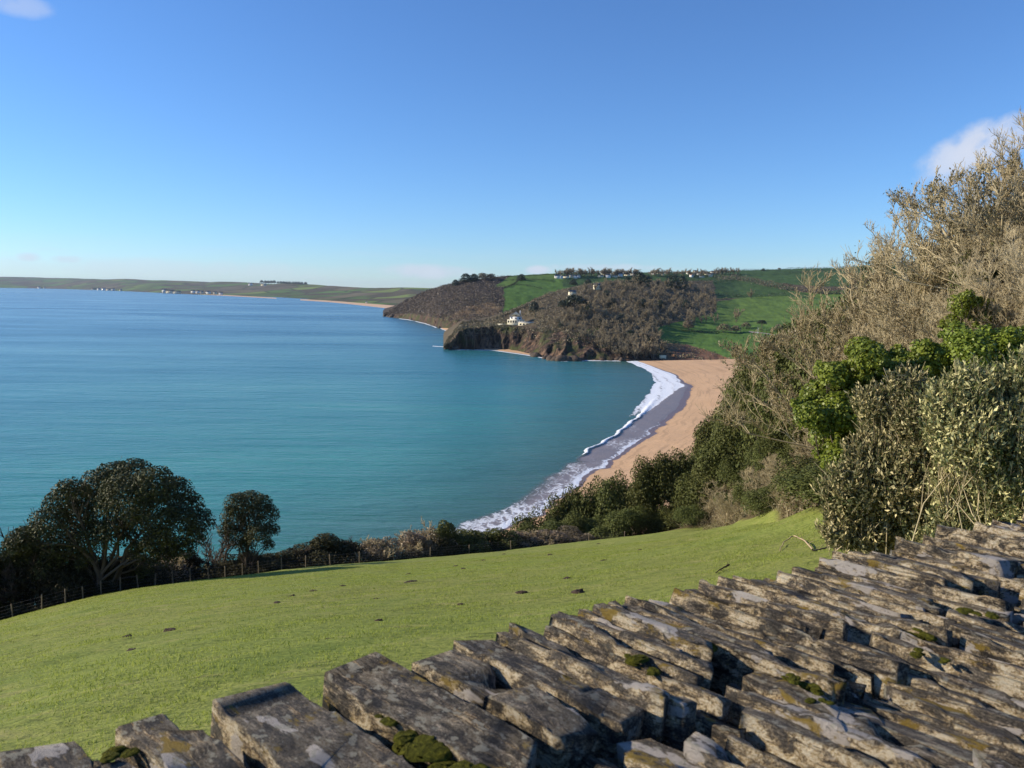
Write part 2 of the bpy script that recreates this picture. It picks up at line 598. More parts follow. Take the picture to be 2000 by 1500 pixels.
finish(t, c, rr, 0.35, t.bump(n2, 0.6, 0.35))

# --- surf
m, t = new_mat('surf_foam'); M['surf'] = m
den = attr(t, 'foam', 'Fac'); edge = attr(t, 'edge', 'Fac')
p = pos(t)
uvn = attr(t, 'along')
n1 = t.noise(t.mapping(uvn, (1, 1.0, 1)), 26.0, 6, 0.72, 1.2)
n2 = t.noise(t.mapping(p, (0.9, 0.45, 1)), 1.0, 6, 0.75, 1.4)
vo = t.n('ShaderNodeTexVoronoi', feature='DISTANCE_TO_EDGE'); t.set(vo, 'Vector', t.n('ShaderNodeVectorMath', operation='ADD').outputs[0])
va = vo.inputs['Vector'].links[0].from_node
t.set(va, '0', t.mapping(p, (0.35, 0.16, 1), (0, 0, math.radians(-20))))
nn = t.n('ShaderNodeTexNoise'); t.set(nn, 'Vector', p); nn.inputs['Scale'].default_value = 0.3; nn.inputs['Detail'].default_value = 4
sc_ = t.n('ShaderNodeVectorMath', operation='SCALE'); t.set(sc_, '0', nn.outputs['Color']); sc_.inputs['Scale'].default_value = 2.2
t.set(va, '1', sc_.outputs[0]); vo.inputs['Scale'].default_value = 1.0
lace = t.ramp(vo.outputs[0], [(0.0, 1.0), (0.22, 0.15), (0.6, 0.0)])
f = t.math('ADD', t.math('MULTIPLY', n1, 0.35), t.math('ADD', t.math('MULTIPLY', n2, 0.45), t.math('MULTIPLY', lace, 0.22)))
f = t.math('ADD', f, t.math('SUBTRACT', den, 0.98))
fm = t.ramp(f, [(0.0, 0.0), (0.10, 0.75), (0.25, 1.0)])
wc = t.mix(t.noise(p, 0.15, 3), (0.17, 0.155, 0.15), (0.29, 0.23, 0.205))
b1 = t.n('ShaderNodeBsdfPrincipled'); t.set(b1, 'Base Color', t.mix(fm, wc, (0.80, 0.83, 0.86)))
t.set(b1, 'Roughness', t.mix(fm, (0.42,) * 3, (0.8,) * 3)); t.set(b1, 'Normal', t.bump(f, 0.6, 0.5))
trn = t.n('ShaderNodeBsdfTransparent')
mx = t.n('ShaderNodeMixShader')
al = t.math('MAXIMUM', edge, t.math('MULTIPLY', fm, 1.0), clamp=True)
t.set(mx, '0', al)
o = t.n('ShaderNodeOutputMaterial')
t.t.links.new(trn.outputs[0], mx.inputs[1]); t.t.links.new(b1.outputs[0], mx.inputs[2]); t.t.links.new(mx.outputs[0], o.inputs[0])


def simple(name, c, rough=0.7, var=0.15, sc=2.0, bump=0.0):
    m, t = new_mat(name)
    n = t.noise(pos(t), sc, 4)
    cc = t.mix(n, tuple(x * (1 - var) for x in c), tuple(min(1, x * (1 + var)) for x in c))
    finish(t, cc, rough, 0.3, t.bump(n, bump, 0.05) if bump else None)
    M[name] = m
    return m


simple('white_render', (0.78, 0.76, 0.70), 0.8)
simple('cream_render', (0.70, 0.64, 0.46), 0.8)
simple('slate_roof', (0.10, 0.105, 0.12), 0.6)
simple('brown_roof', (0.20, 0.12, 0.085), 0.8)
simple('window_dark', (0.03, 0.035, 0.045), 0.15)
simple('post_wood', (0.24, 0.19, 0.13), 0.85, 0.35, 9, 0.4)
simple('wire_metal', (0.25, 0.25, 0.25), 0.5)
simple('soil', (0.055, 0.036, 0.022), 0.95, 0.4, 6, 0.8)
simple('tarmac', (0.22, 0.21, 0.21), 0.9)
simple('dead_wood', (0.42, 0.31, 0.19), 0.85, 0.35, 8, 0.3)
simple('hedge_far', (0.028, 0.032, 0.016), 0.95, 0.4, 0.3)


# ------------------------------------------------------------------ near hillside (thin plate spline through control points)
class TPS:
    def __init__(s, pts, lam=0.0):
        pts = np.asarray(pts, float)
        s.c = pts[:, :2] / 50.0
        z = pts[:, 2]
        n = len(pts)
        K = s.k(np.linalg.norm(s.c[:, None] - s.c[None], axis=-1)) + lam * np.eye(n)
        Pm = np.concatenate([np.ones((n, 1)), s.c], 1)
        A = np.zeros((n + 3, n + 3)); A[:n, :n] = K; A[:n, n:] = Pm; A[n:, :n] = Pm.T
        s.w = np.linalg.solve(A, np.concatenate([z, np.zeros(3)]))
    @staticmethod
    def k(r): return np.where(r > 0, r * r * np.log(np.maximum(r, 1e-9)), 0)
    def __call__(s, x, y):
        q = np.stack([np.ravel(x), np.ravel(y)], 1) / 50.0
        K = s.k(np.linalg.norm(q[:, None] - s.c[None], axis=-1))
        n = len(s.c)
        return (K @ s.w[:n] + s.w[n] + q @ s.w[n + 1:]).reshape(np.shape(x))


ctl = [(-60, -3, HC - 7.5), (-30, 0, HC - 4.6), (-8, 0, HC - 2.6), (0, 0.8, HC - 1.9), (4, 2, HC - 1.8), (9, 5, HC - 1.8), (20, 5, HC + 0.5), (40, 5, HC + 4),
       (-4, -6, HC - 1.6), (4, -6, HC - 1.0), (12, -6, HC), (-60, 25, HC - 18), (19, 18, HC - 5.5), (27, 16, HC - 2.5)]
FENCE = [(-160, 1262, 53.5), (0, 1213, 57), (200, 1160, 61), (400, 1133, 65.5), (600, 1108, 72), (840, 1089, 81), (1000, 1073, 88),
         (1140, 1058, 95), (1340, 1028, 101)]
for a in FENCE: ctl.append(P(*a))
# the field runs almost in line with the view: its sight lines steepen evenly towards the wall
_eu = [0, 200, 400, 600, 840, 1000, 1140, 1340, 1450, 1600, 1660]
_ev = [1213, 1160, 1133, 1108, 1089, 1073, 1058, 1031, 1014, 995, 988]
_ey = [57, 61, 65.5, 72, 81, 88, 95, 92, 80, 60, 50]
for u in (0, 200, 400, 600, 840, 1000, 1140, 1250, 1340, 1450, 1540, 1620):
    vf, yf = float(np.interp(u, _eu, _ev)), float(np.interp(u, _eu, _ey))
    for y in (7, 12, 19, 30, 42, 55, 70, 82):
        if y < yf - 4: ctl.append(P(u, vf + F * 1.72 * (1 / y - 1 / yf), y))
for a in ((1340, 1031, 92), (1450, 1014, 80), (1600, 995, 60), (1660, 988, 50),
          (2000, 600, 43), (2300, 520, 43), (1850, 660, 51), (1700, 705, 64), (1600, 750, 78), (1500, 795, 92), (1425, 850, 105), (1375, 925, 110), (1300, 985, 116),
          (1950, 820, 30), (1800, 860, 38), (1680, 895, 58), (1580, 925, 71), (1480, 955, 90), (1400, 985, 101)):
    ctl.append(P(*a))
# far side of the bank, falling to the beach
ctl += [(70, 95, HC - 22), (60, 140, HC - 50), (42, 145, HC - 52), (25, 145, HC - 53), (95, 60, HC + 3), (100, 140, HC - 38), (100, 20, HC + 10)]
tps = TPS(ctl, 1e-4)
FA, FB = P(*FENCE[1])[:2], P(*FENCE[-1])[:2]
fdir = (FB - FA) / np.linalg.norm(FB - FA)
fnor = np.array([-fdir[1], fdir[0]])            # beyond the fence


_fx = [P(*a)[0] for a in FENCE]; _fy = [P(*a)[1] for a in FENCE]


def fence_dist(x, y):
    """metres beyond the line of the fence"""
    x = np.asarray(x, float)
    yf = np.interp(x, _fx, _fy) + np.maximum(0, x - _fx[-1]) * 0.95
    return (y - yf) * 0.72


def near_z(x, y, rough=True):
    x = np.asarray(x, float); y = np.asarray(y, float)
    z = tps(x, y)
    d = fence_dist(x, y)
    z = z - 0.8 * np.maximum(0, d - 5) - 0.01 * np.maximum(0, d - 5) ** 2
    if rough:
        q = np.stack([x * 0.12, y * 0.12, 0 * x], -1)
        z = z + (fbm(q, 3, 3) - 0.5) * 0.22 * np.clip((y - 3) / 12, 0, 1)
    return np.maximum(z, -6)


def near_at(u, y):
    z = HC - 0.35 * y
    for _ in range(4):
        k = x_of(u, y, z)
        z = float(near_z(np.array([k]), np.array([y]))[0])
    return np.array([k, y, z])


gx = np.concatenate([np.linspace(-110, -40, 60), np.linspace(-39.6, 60, 420), np.linspace(61, 130, 70)])
gy = np.concatenate([np.linspace(-12, 0, 14), 0.15 + 139 * np.linspace(0, 1, 430) ** 1.6, np.linspace(141, 240, 60)])
X, Y = np.meshgrid(gx, gy, indexing='ij')
Z = near_z(X, Y)
# cattle-trodden terracettes running along the slope
ca, sa = math.cos(math.radians(40)), math.sin(math.radians(40))
A_, B_ = X * ca + Y * sa, -X * sa + Y * ca
rg = fbm(np.stack([A_ * 0.35, B_ * 1.5, 0 * X], -1), 3, 11) - 0.5
fd = fence_dist(X, Y)
Z = Z + rg * 0.16 * np.clip((Y - 2) / 10, 0, 1) * (fd < 1)
def march(u, v, y0=3.0, y1=118.0):
    ys = np.geomspace(y0, y1, 500)
    d = ray(u, v)
    px, pz = d[0] / d[1] * ys, HC + d[2] / d[1] * ys
    hit = np.nonzero(near_z(px, ys) > pz)[0]
    k = hit[0] if len(hit) else -1
    return np.array([px[k], ys[k], float(near_z(px[k:k + 1], ys[k:k + 1])[0])]) if k != -1 else np.array([px[-1], ys[-1], pz[-1]])


edge_line = [march(u, v)[:2] for u, v in ((1345, 1034), (1400, 1025), (1450, 1016), (1520, 1006), (1600, 998), (1650, 996))]
poly = [tuple(P(*a)[:2]) for a in FENCE[:-1]] + [tuple(a) for a in edge_line] + [(17, 34), (15, 22), (9, 3), (9, -12), (-110, -12), (-110, 0)]
inside = in_poly(X, Y, poly)
bare = np.where(inside, 0.0, 1.0)
for _ in range(2):
    b2 = bare.copy(); b2[1:-1, 1:-1] = (bare[1:-1, 1:-1] * 2 + bare[:-2, 1:-1] + bare[2:, 1:-1] + bare[1:-1, :-2] + bare[1:-1, 2:]) / 6; bare = b2
me = mesh_from('hillside', np.stack([X, Y, Z], -1).reshape(-1, 3), grid_faces(len(gx), len(gy)), M['pasture'], True, {'bare': bare.ravel()})
obj('hillside_field', me, kind='structure')


# ------------------------------------------------------------------ lofted far land
class Loft:
    def __init__(s, cols, nu, ns, scale=True, sink=2.5):
        """cols: list of (u, shore_v, [(v,y)...])"""
        us = [c[0] for c in cols]
        U = np.linspace(us[0], us[-1], nu)
        nodes = []
        for u, sv, lst in cols:
            ys = HC / ratio(u, sv)
            ref = HC / math.tan(math.atan(197 / F) + math.atan((sv - 750) / F))
            row = [[ys - 4, -sink], [ys, 0.0]]
            for v, y in lst:
                y = y * ys / ref if scale else y
                row.append([y, HC - y * ratio(u, v)])
            ly, lz = row[-1]
            row.append([ly * 1.12 + 40, lz * 0.9]); row.append([ly * 1.35 + 80, lz * 0.55 - 3])
            nodes.append(row)
        N = np.array(nodes)                      # (K, m, 2)
        m = N.shape[1]
        NN = np.zeros((nu, m, 2))
        for j in range(m):
            for k in range(2):
                NN[:, j, k] = np.interp(U, us, N[:, j, k])
        # smooth across columns
        for _ in range(int(nu / len(us) * 0.6)):
            NN[1:-1] = NN[1:-1] * 0.5 + (NN[:-2] + NN[2:]) * 0.25
        S = np.linspace(0, m - 1, ns)
        # catmull-rom along s, monotone-ish: plain linear for the cliff, smooth above
        YY = np.zeros((nu, ns)); ZZ = np.zeros((nu, ns))
        i = np.minimum(S.astype(int), m - 2); f = S - i
        for arr, k in ((YY, 0), (ZZ, 1)):
            a = NN[:, :, k]
            p0 = a[:, np.maximum(i - 1, 0)]; p1 = a[:, i]; p2 = a[:, i + 1]; p3 = a[:, np.minimum(i + 2, m - 1)]
            cr = 0.5 * ((2 * p1) + (-p0 + p2) * f + (2 * p0 - 5 * p1 + 4 * p2 - p3) * f ** 2 + (-p0 + 3 * p1 - 3 * p2 + p3) * f ** 3)
            li = p1 * (1 - f) + p2 * f
            arr[:] = np.where((i <= 2)[None, :], li, cr * 0.6 + li * 0.4)
        s.U, s.S, s.Y, s.Z, s.m = U, S, YY, ZZ, m
        s.UU = np.repeat(U[:, None], ns, 1)
        s.update()

    def update(s):
        s.X = x_of(s.UU, s.Y, s.Z)
        s.V = proj(np.stack([s.X, s.Y, s.Z], -1))[1]

    def rough(s, amp_rock, amp_land, sc=0.06, seed=1):
        w = np.clip(1 - np.abs(s.S - 1.6) / 1.1, 0, 1)[None, :]
        q = np.stack([s.X * sc, s.Y * sc * 0.5, s.Z * sc * 0.35], -1)
        n = fbm(q, 5, seed, 0.58)
        g = fbm(np.stack([s.X * 0.055, s.Y * 0.012, s.Z * 0.008], -1), 3, seed + 31, 0.6)
        gul = 1 - np.abs(g * 2 - 1) * 3.2
        ridge = 1 - np.abs(n * 2 - 1) * 1.7
        big = fbm(q * 0.35, 3, seed + 5) - 0.5
        s.rk = w
        s.Y = s.Y - (ridge - 0.45) * amp_rock * 0.7 * w - (gul - 0.4) * amp_rock * 0.9 * w - big * amp_rock * 1.6 * w
        s.Z = s.Z + (fbm(q * 1.7, 4, seed + 9) - 0.5) * (amp_land * (1 - w) + amp_rock * 0.35 * w) * np.clip((s.S[None] - 0.8), 0, 1)
        X0 = s.X.copy(); s.update(); 

    def mesh(s, name, mat, attrs):
        v = np.stack([s.X, s.Y, s.Z], -1).reshape(-1, 3)
        return mesh_from(name, v, grid_faces(len(s.U), len(s.S)), mat, True, attrs)

    def at(s, u, v, smin=1.0):
        """surface point whose projection is nearest to pixel (u, v)"""
        i = int(np.clip(round((u - s.U[0]) / (s.U[1] - s.U[0])), 0, len(s.U) - 1))
        j0 = int(np.searchsorted(s.S, smin))
        j1 = int(np.searchsorted(s.S, s.m - 2.9))
        j = j0 + int(np.argmin(np.abs(s.V[i, j0:j1] - v)))
        return np.array([s.X[i, j], s.Y[i, j], s.Z[i, j]])


GRASS = (0.085, 0.16, 0.034); GRASS2 = (0.10, 0.165, 0.038); GRASSD = (0.05, 0.095, 0.03)
SCRUB = (0.10, 0.08, 0.05); SCRUBG = (0.09, 0.09, 0.038); BROWN = (0.18, 0.125, 0.07); RUST = (0.15, 0.085, 0.055); DARK = (0.028, 0.03, 0.017)


def paint(L, base, regions):
    c = np.zeros(L.UU.shape + (3,)); c[:] = base
    q = np.stack([L.X * 0.05, L.Y * 0.03, L.Z * 0], -1)
    ju = (fbm(q, 3, 31) - 0.5) * 7; jv = (fbm(q, 3, 37) - 0.5) * 3
    for col, pg in regions:
        c[in_poly(L.UU + ju, L.V + jv, pg)] = col
    return c.reshape(-1, 3)


LA = Loft([
    (866, 682, [(680, 689), (679, 690), (678.5, 691), (678, 692), (677.5, 693), (677, 694)]),
    (882, 682, [(668, 695), (663, 702), (660, 710), (657, 718), (655, 725), (654, 730)]),
    (898, 682, [(644, 700), (639, 712), (636, 725), (634, 740), (633, 755), (632, 765)]),
    (940, 682.5, [(639, 712), (635, 727), (633, 742), (631, 758), (629, 770), (628, 780)]),
    (985, 684, [(638, 712), (633, 726), (629, 740), (624, 755), (618, 770), (612, 785)]),
    (1020, 690, [(642, 700), (635, 720), (628, 738), (615, 765), (604, 790), (597, 810)]),
    (1060, 697, [(648, 672), (632, 705), (612, 740), (596, 780), (584, 820), (577, 850)]),
    (1100, 703, [(656, 650), (634, 690), (608, 740), (588, 800), (572, 850), (565, 890)]),
    (1140, 704, [(662, 640), (638, 680), (604, 740), (580, 810), (563, 870), (556, 920)]),
    (1200, 704, [(668, 640), (642, 680), (604, 750), (575, 840), (556, 920), (548, 970)]),
    (1260, 704, [(682, 628), (648, 680), (606, 770), (575, 860), (556, 950), (548, 1010)]),
    (1310, 705, [(694, 618), (658, 690), (618, 780), (585, 880), (562, 980), (550, 1060)]),
    (1380, 713, [(703, 600), (658, 700), (625, 800), (592, 910), (567, 1020), (548, 1140)]),
    (1440, 722, [(708, 580), (656, 710), (620, 830), (592, 940), (566, 1080), (546, 1230)]),
    (1520, 735, [(706, 590), (652, 720), (612, 850), (585, 970), (556, 1120), (538, 1300)]),
    (1650, 745, [(706, 590), (650, 720), (606, 850), (580, 970), (550, 1120), (532, 1300)]),
    (2150, 745, [(706, 590), (650, 720), (600, 850), (570, 970), (540, 1120), (500, 1300)]),
], 900, 300)
LA.rough(12.0, 2.5, 0.07, 3)
gr = [
    (GRASS, [(1280, 640), (1400, 610), (1560, 575), (1700, 560), (2200, 540), (2200, 800), (1500, 760), (1440, 718), (1395, 690), (1330, 672), (1290, 668)]),
    (GRASS2, [(1400, 590), (1480, 575), (1700, 566), (2200, 560), (2200, 640), (1500, 636), (1400, 630)]),
    (GRASSD, [(1392, 545), (1520, 550), (1600, 585), (1520, 578), (1400, 583)]),
    (GRASSD, [(1400, 520), (2200, 500), (2200, 560), (1600, 560), (1470, 548), (1400, 548)]),
    (GRASS2, [(1110, 655), (1160, 640), (1190, 648), (1130, 672), (1085, 672)]),
    (SCRUBG, [(1000, 638), (1060, 644), (1100, 660), (1060, 690), (1000, 665)]),
    (RUST, [(1310, 690), (1340, 672), (1400, 690), (1470, 718), (1430, 730), (1320, 712)]),
    (SCRUBG, [(905, 640), (990, 628), (1010, 634), (980, 645), (910, 650)]),
]
rk = np.repeat(LA.rk, len(LA.U), 0) * (LA.V > 632) * np.clip((1305 - LA.UU) / 25, 0, 1)
rk = np.clip(rk * 2.2, 0, 1)
me = LA.mesh('near_headland', M['land'], {'landcol': paint(LA, SCRUB, gr), 'rock': rk.ravel()})
obj('near_headland_hills', me, kind='structure')

LB = Loft([
    (748, 617.8, [(617, 1420), (616.5, 1424), (616.2, 1428), (616, 1430), (615.8, 1432)]),
    (770, 620.5, [(614, 1372), (610, 1385), (607, 1395), (604, 1410), (601, 1430)]),
    (785, 622, [(613, 1340), (608, 1355), (601, 1375), (595, 1400), (590, 1430)]),
    (800, 624, [(612, 1300), (604, 1320), (596, 1350), (588, 1380), (583, 1410)]),
    (830, 631, [(617, 1185), (600, 1230), (588, 1280), (577, 1330), (569, 1380)]),
    (860, 641, [(622, 1060), (603, 1130), (585, 1190), (570, 1270), (559, 1330)]),
    (900, 648, [(626, 995), (603, 1070), (580, 1150), (561, 1240), (549, 1310)]),
    (950, 652, [(632, 965), (604, 1050), (577, 1140), (555, 1250), (543, 1340)]),
    (1000, 655, [(634, 950), (606, 1040), (577, 1140), (553, 1270), (538, 1370)]),
    (1110, 660, [(640, 930), (616, 1040), (582, 1150), (552, 1300), (533, 1420)]),
    (1200, 665, [(650, 900), (625, 1020), (592, 1150), (553, 1330), (533, 1480)]),
    (1390, 670, [(655, 900), (630, 1020), (602, 1150), (556, 1370), (530, 1560)]),
    (1640, 670, [(655, 900), (630, 1020), (602, 1150), (552, 1370), (523, 1600)]),
    (2150, 670, [(650, 900), (620, 1020), (582, 1150), (520, 1370), (480, 1600)]),
], 760, 240)
LB.rough(10.0, 3.0, 0.05, 8)
gb = [
    (GRASS, [(975, 640), (985, 590), (983, 565), (1000, 540), (1040, 530), (1110, 530), (1130, 545), (1100, 575), (1060, 600), (1020, 625)]),
    (GRASS2, [(965, 560), (1000, 536), (1030, 530), (1130, 525), (1150, 535), (1080, 545), (1020, 548), (985, 560)]),
    (GRASSD, [(1100, 520), (1390, 520), (1390, 560), (1100, 560)]),
    (GRASSD, [(1380, 500), (2200, 480), (2200, 620), (1380, 640)]),
    (BROWN, [(870, 625), (905, 600), (960, 590), (985, 600), (960, 625), (900, 638)]),
]
rk = np.clip(np.repeat(LB.rk, len(LB.U), 0) * 1.6, 0, 1) * (LB.V > 612)
me = LB.mesh('far_headland', M['land'], {'landcol': paint(LB, (0.055, 0.043, 0.032), gb), 'rock': rk.ravel()})
obj('far_headland_hills', me, kind='structure')

LC = Loft([
    (-400, 557, [(554, 13500), (550, 14000), (544, 15000), (538, 16000)]),
    (-100, 561.2, [(558, 12500), (553, 13000), (546, 14000), (540, 15000)]),
    (0, 562, [(558, 10200), (552, 10900), (546, 12000), (541, 13000)]),
    (110, 564, [(560, 8600), (554, 9200), (547, 10000), (543, 11000)]),
    (210, 567.5, [(563, 6900), (556, 7400), (550, 8000), (545.5, 9000)]),
    (330, 573, [(569, 4900), (563, 5500), (556, 6400), (548.5, 7600)]),
    (400, 576, [(573.5, 4300), (569, 4900), (560, 5900), (550.5, 7200)]),
    (480, 580, [(577.5, 3800), (572, 4400), (563, 5200), (552, 6400)]),
    (560, 585, [(582, 3300), (577, 3800), (567, 4600), (553.5, 5600)]),
    (640, 590, [(586, 2850), (581, 3400), (572, 4100), (559, 5000)]),
    (700, 596, [(590, 2500), (583, 3000), (574, 3700), (562, 4600)]),
    (760, 603, [(594, 2250), (587, 2700), (577, 3400), (564, 4200)]),
    (800, 608, [(597, 2150), (589, 2600), (576, 3200), (563, 4000)]),
    (900, 612, [(600, 2150), (591, 2600), (577, 3200), (564.5, 4000)]),
], 700, 160)
q = np.stack([LC.X * 0.0012, LC.Y * 0.0012, 0 * LC.X], -1)
LC.Z = LC.Z + (fbm(q, 4, 21) - 0.5) * 26 * np.clip(LC.S[None] - 1.6, 0, 1.4) * np.clip(LC.Y / 9000, 0.3, 1)
LC.update()
sandy = ((LC.S[None] > 0.5) & (LC.S[None] < 1.75) & (LC.UU > 380)).astype(float) * np.clip((LC.UU - 380) / 60, 0, 1)
me = LC.mesh('distant_coast', M['coast'], {'sandy': sandy.ravel()})
obj('distant_coast_hills', me, kind='structure')

# ------------------------------------------------------------------ sea, beach, surf
OUT = [(800, 1052), (905, 1016), (959, 998), (1004, 974), (1076, 918), (1109, 898), (1148, 874), (1187, 848), (1214, 820), (1250, 786), (1271, 758), (1276, 740), (1258, 722), (1222, 706)]
INN = [(900, 1062), (996, 1029), (1060, 995), (1105, 965), (1154, 932), (1184, 905), (1223, 875), (1265, 848), (1298, 821), (1328, 785), (1338, 761), (1331, 744), (1308, 728), (1246, 705)]
BAK = [(1180, 1150), (1280, 1080), (1350, 1040), (1420, 1000), (1480, 970), (1510, 930), (1530, 900), (1540, 870), (1540, 840), (1540, 800), (1535, 770), (1530, 748), (1520, 728), (1450, 711)]


def resample(pts, n):
    w = np.array([P0(*a)[:2] for a in pts])
    # catmull rom in world space
    m = len(w); s = np.linspace(0, m - 1, n); i = np.minimum(s.astype(int), m - 2); f = (s - i)[:, None]
    p0, p1, p2, p3 = w[np.maximum(i - 1, 0)], w[i], w[i + 1], w[np.minimum(i + 2, m - 1)]
    return 0.5 * ((2 * p1) + (-p0 + p2) * f + (2 * p0 - 5 * p1 + 4 * p2 - p3) * f ** 2 + (-p0 + 3 * p1 - 3 * p2 + p3) * f ** 3), s


NS = 600
wo_, srow = resample(OUT, NS); wi_, _ = resample(INN, NS); wb_, _ = resample(BAK, NS)
wig = (fbm(np.stack([np.arange(NS) * 0.07, 0 * srow, 0 * srow], 1), 4, 5) - 0.5)[:, None]
crossd = unit(wi_ - wo_)
wo_ = wo_ + crossd * wig * 5
wi_ = wi_ + crossd * (fbm(np.stack([np.arange(NS) * 0.05, 0 * srow, 0 * srow], 1), 3, 9) - 0.5)[:, None] * 7

# sea sheet: polar grid so that it is fine near and reaches far
ang = np.linspace(math.radians(-80), math.radians(70), 420)
rad = np.concatenate([np.linspace(20, 120, 10), np.geomspace(125, 2500, 240), np.geomspace(2600, 19500, 40)])
AA, RR = np.meshgrid(ang, rad, indexing='ij')
SX, SY = np.sin(AA) * RR, np.cos(AA) * RR
# distance to the outer surf line -> shallow water
fl = np.stack([SX, SY], -1).reshape(-1, 2)
dmin = np.full(len(fl), 1e9)
for k in range(0, NS, 6):
    dmin = np.minimum(dmin, np.hypot(fl[:, 0] - wo_[k, 0], fl[:, 1] - wo_[k, 1]))
shal = np.clip(1 - dmin / 75.0, 0, 1) ** 1.5 * 0.8
# cove tint under the cliffs
me = mesh_from('sea', np.stack([SX, SY, 0 * SX], -1).reshape(-1, 3), grid_faces(len(ang), len(rad)), M['sea'], True, {'shallow': shal})
obj('sea', me, kind='structure')

# surf sheet
NT_ = 40
T = np.linspace(0, 1, NT_)[None, :]
row = srow[:, None]
bx = wo_[:, None, :] * (1 - T[..., None]) + wi_[:, None, :] * T[..., None]
dens = np.zeros((NS, NT_)); 
def band(x, a, b, s): return np.clip((x - a) / s, 0, 1) * np.clip((b - x) / s, 0, 1)
top = np.clip((row - 7.6) / 1.2, 0, 1)                       # full white sheet near the far end
w_end = np.interp(row, [0, 7.6, 8.6, 9.4, 10.5, 11.5, 13], [0.4, 0.4, 0.5, 0.68, 0.97, 1.1, 1.1])
dens = np.maximum(dens, top * np.clip((w_end - T) / 0.10, 0, 1) * (0.62 + 0.3 * np.abs(np.sin(T * 9 + row * 1.3))))
crest = np.interp(row, [5.2, 6.2, 7.2, 8.4], [0.10, 0.18, 0.26, 0.3])
crestw = np.clip((row - 5.0) / 0.5, 0, 1) * np.clip((9.3 - row) / 0.8, 0, 1)
cb = np.exp(-((T - crest) / 0.075) ** 2)
dens = np.maximum(dens, crestw * cb * 0.95)
lowr = np.clip((5.4 - row) / 2.2, 0, 1)
wash = 0.37 + 0.16 * lowr + 0.10 * np.exp(-((T - 0.97) / 0.05) ** 2) * 2
wash = wash + 0.25 * np.exp(-((T - 0.9) / 0.08) ** 2) * np.clip((7.5 - row) / 2, 0, 1)
dens = np.maximum(dens, wash * np.clip(T / 0.25, 0, 1) * (1 - 0.6 * top))
dens = dens + (fbm(np.stack([bx[..., 0] * 0.10, bx[..., 1] * 0.05, 0 * bx[..., 0]], -1), 4, 41) - 0.5) * 0.35
dens = dens * np.clip(T / 0.06, 0, 1) - (T < 0.01)
zz = 0.05 + T * 0.06 + crestw * np.exp(-((T - crest - 0.02) / 0.06) ** 2) * 0.65 * (0.7 + 0.6 * fbm(np.stack([row * 9 + 0 * T, T * 3 + 0 * row, 0 * row * T], -1), 3, 6)) + dens.clip(0, 1) * 0.10
zz = zz * (1 - T ** 10) + 0.0 * T
zz[:, 0] = 0.02
edge = np.clip((T - (crest - 0.02)) / 0.15, 0, 1) * np.clip((1.0 - T) / 0.005, 0, 1) * np.clip((12.9 - row) / 0.5, 0, 1)
edge = np.maximum(edge * np.ones_like(dens), 0)
edge = edge * np.where(row < 5.0, np.clip(T / 0.55, 0, 1), 1)
alongc = np.stack([np.repeat(srow[:, None], NT_, 1) * 0.45, T * np.ones((NS, 1)) * 0.6, 0 * dens], -1)
me = mesh_from('surf', np.concatenate([bx, zz[..., None]], -1).reshape(-1, 3), grid_faces(NS, NT_), M['surf'], True,
               {'foam': dens.ravel(), 'edge': edge.ravel(), 'along': alongc.reshape(-1, 3)})
obj('surf', me, kind='structure')

# beach
NTB = 50
TB = np.linspace(-0.25, 1, NTB)[None, :]
bx = wi_[:, None, :] * (1 - TB[..., None]) + wb_[:, None, :] * TB[..., None]
wetw = np.interp(srow, [0, 6, 8, 9, 10, 11, 13], [0.02, 0.03, 0.05, 0.06, 0.05, 0.02, 0.0])[:, None]
zb = np.where(TB < 0, TB * 2.2, TB * 4.2) + 0.04
zb = zb + (fbm(np.stack([bx[..., 0] * 0.08, bx[..., 1] * 0.05, 0 * bx[..., 0]], -1), 3, 51) - 0.5) * 0.8 * np.clip(TB * 4, 0, 1)
wet = np.clip(1 - TB / (wetw * 2), 0, 1) * np.ones_like(zb)
alongc = np.stack([np.repeat(srow[:, None], NTB, 1) * 0.6, TB * np.ones((NS, 1)), 0 * zb], -1)
me = mesh_from('beach', np.concatenate([bx, zb[..., None]], -1).reshape(-1, 3), grid_faces(NS, NTB), M['sand'], True,
               {'wet': wet.ravel(), 'along': alongc.reshape(-1, 3)})
obj('beach', me, kind='structure')


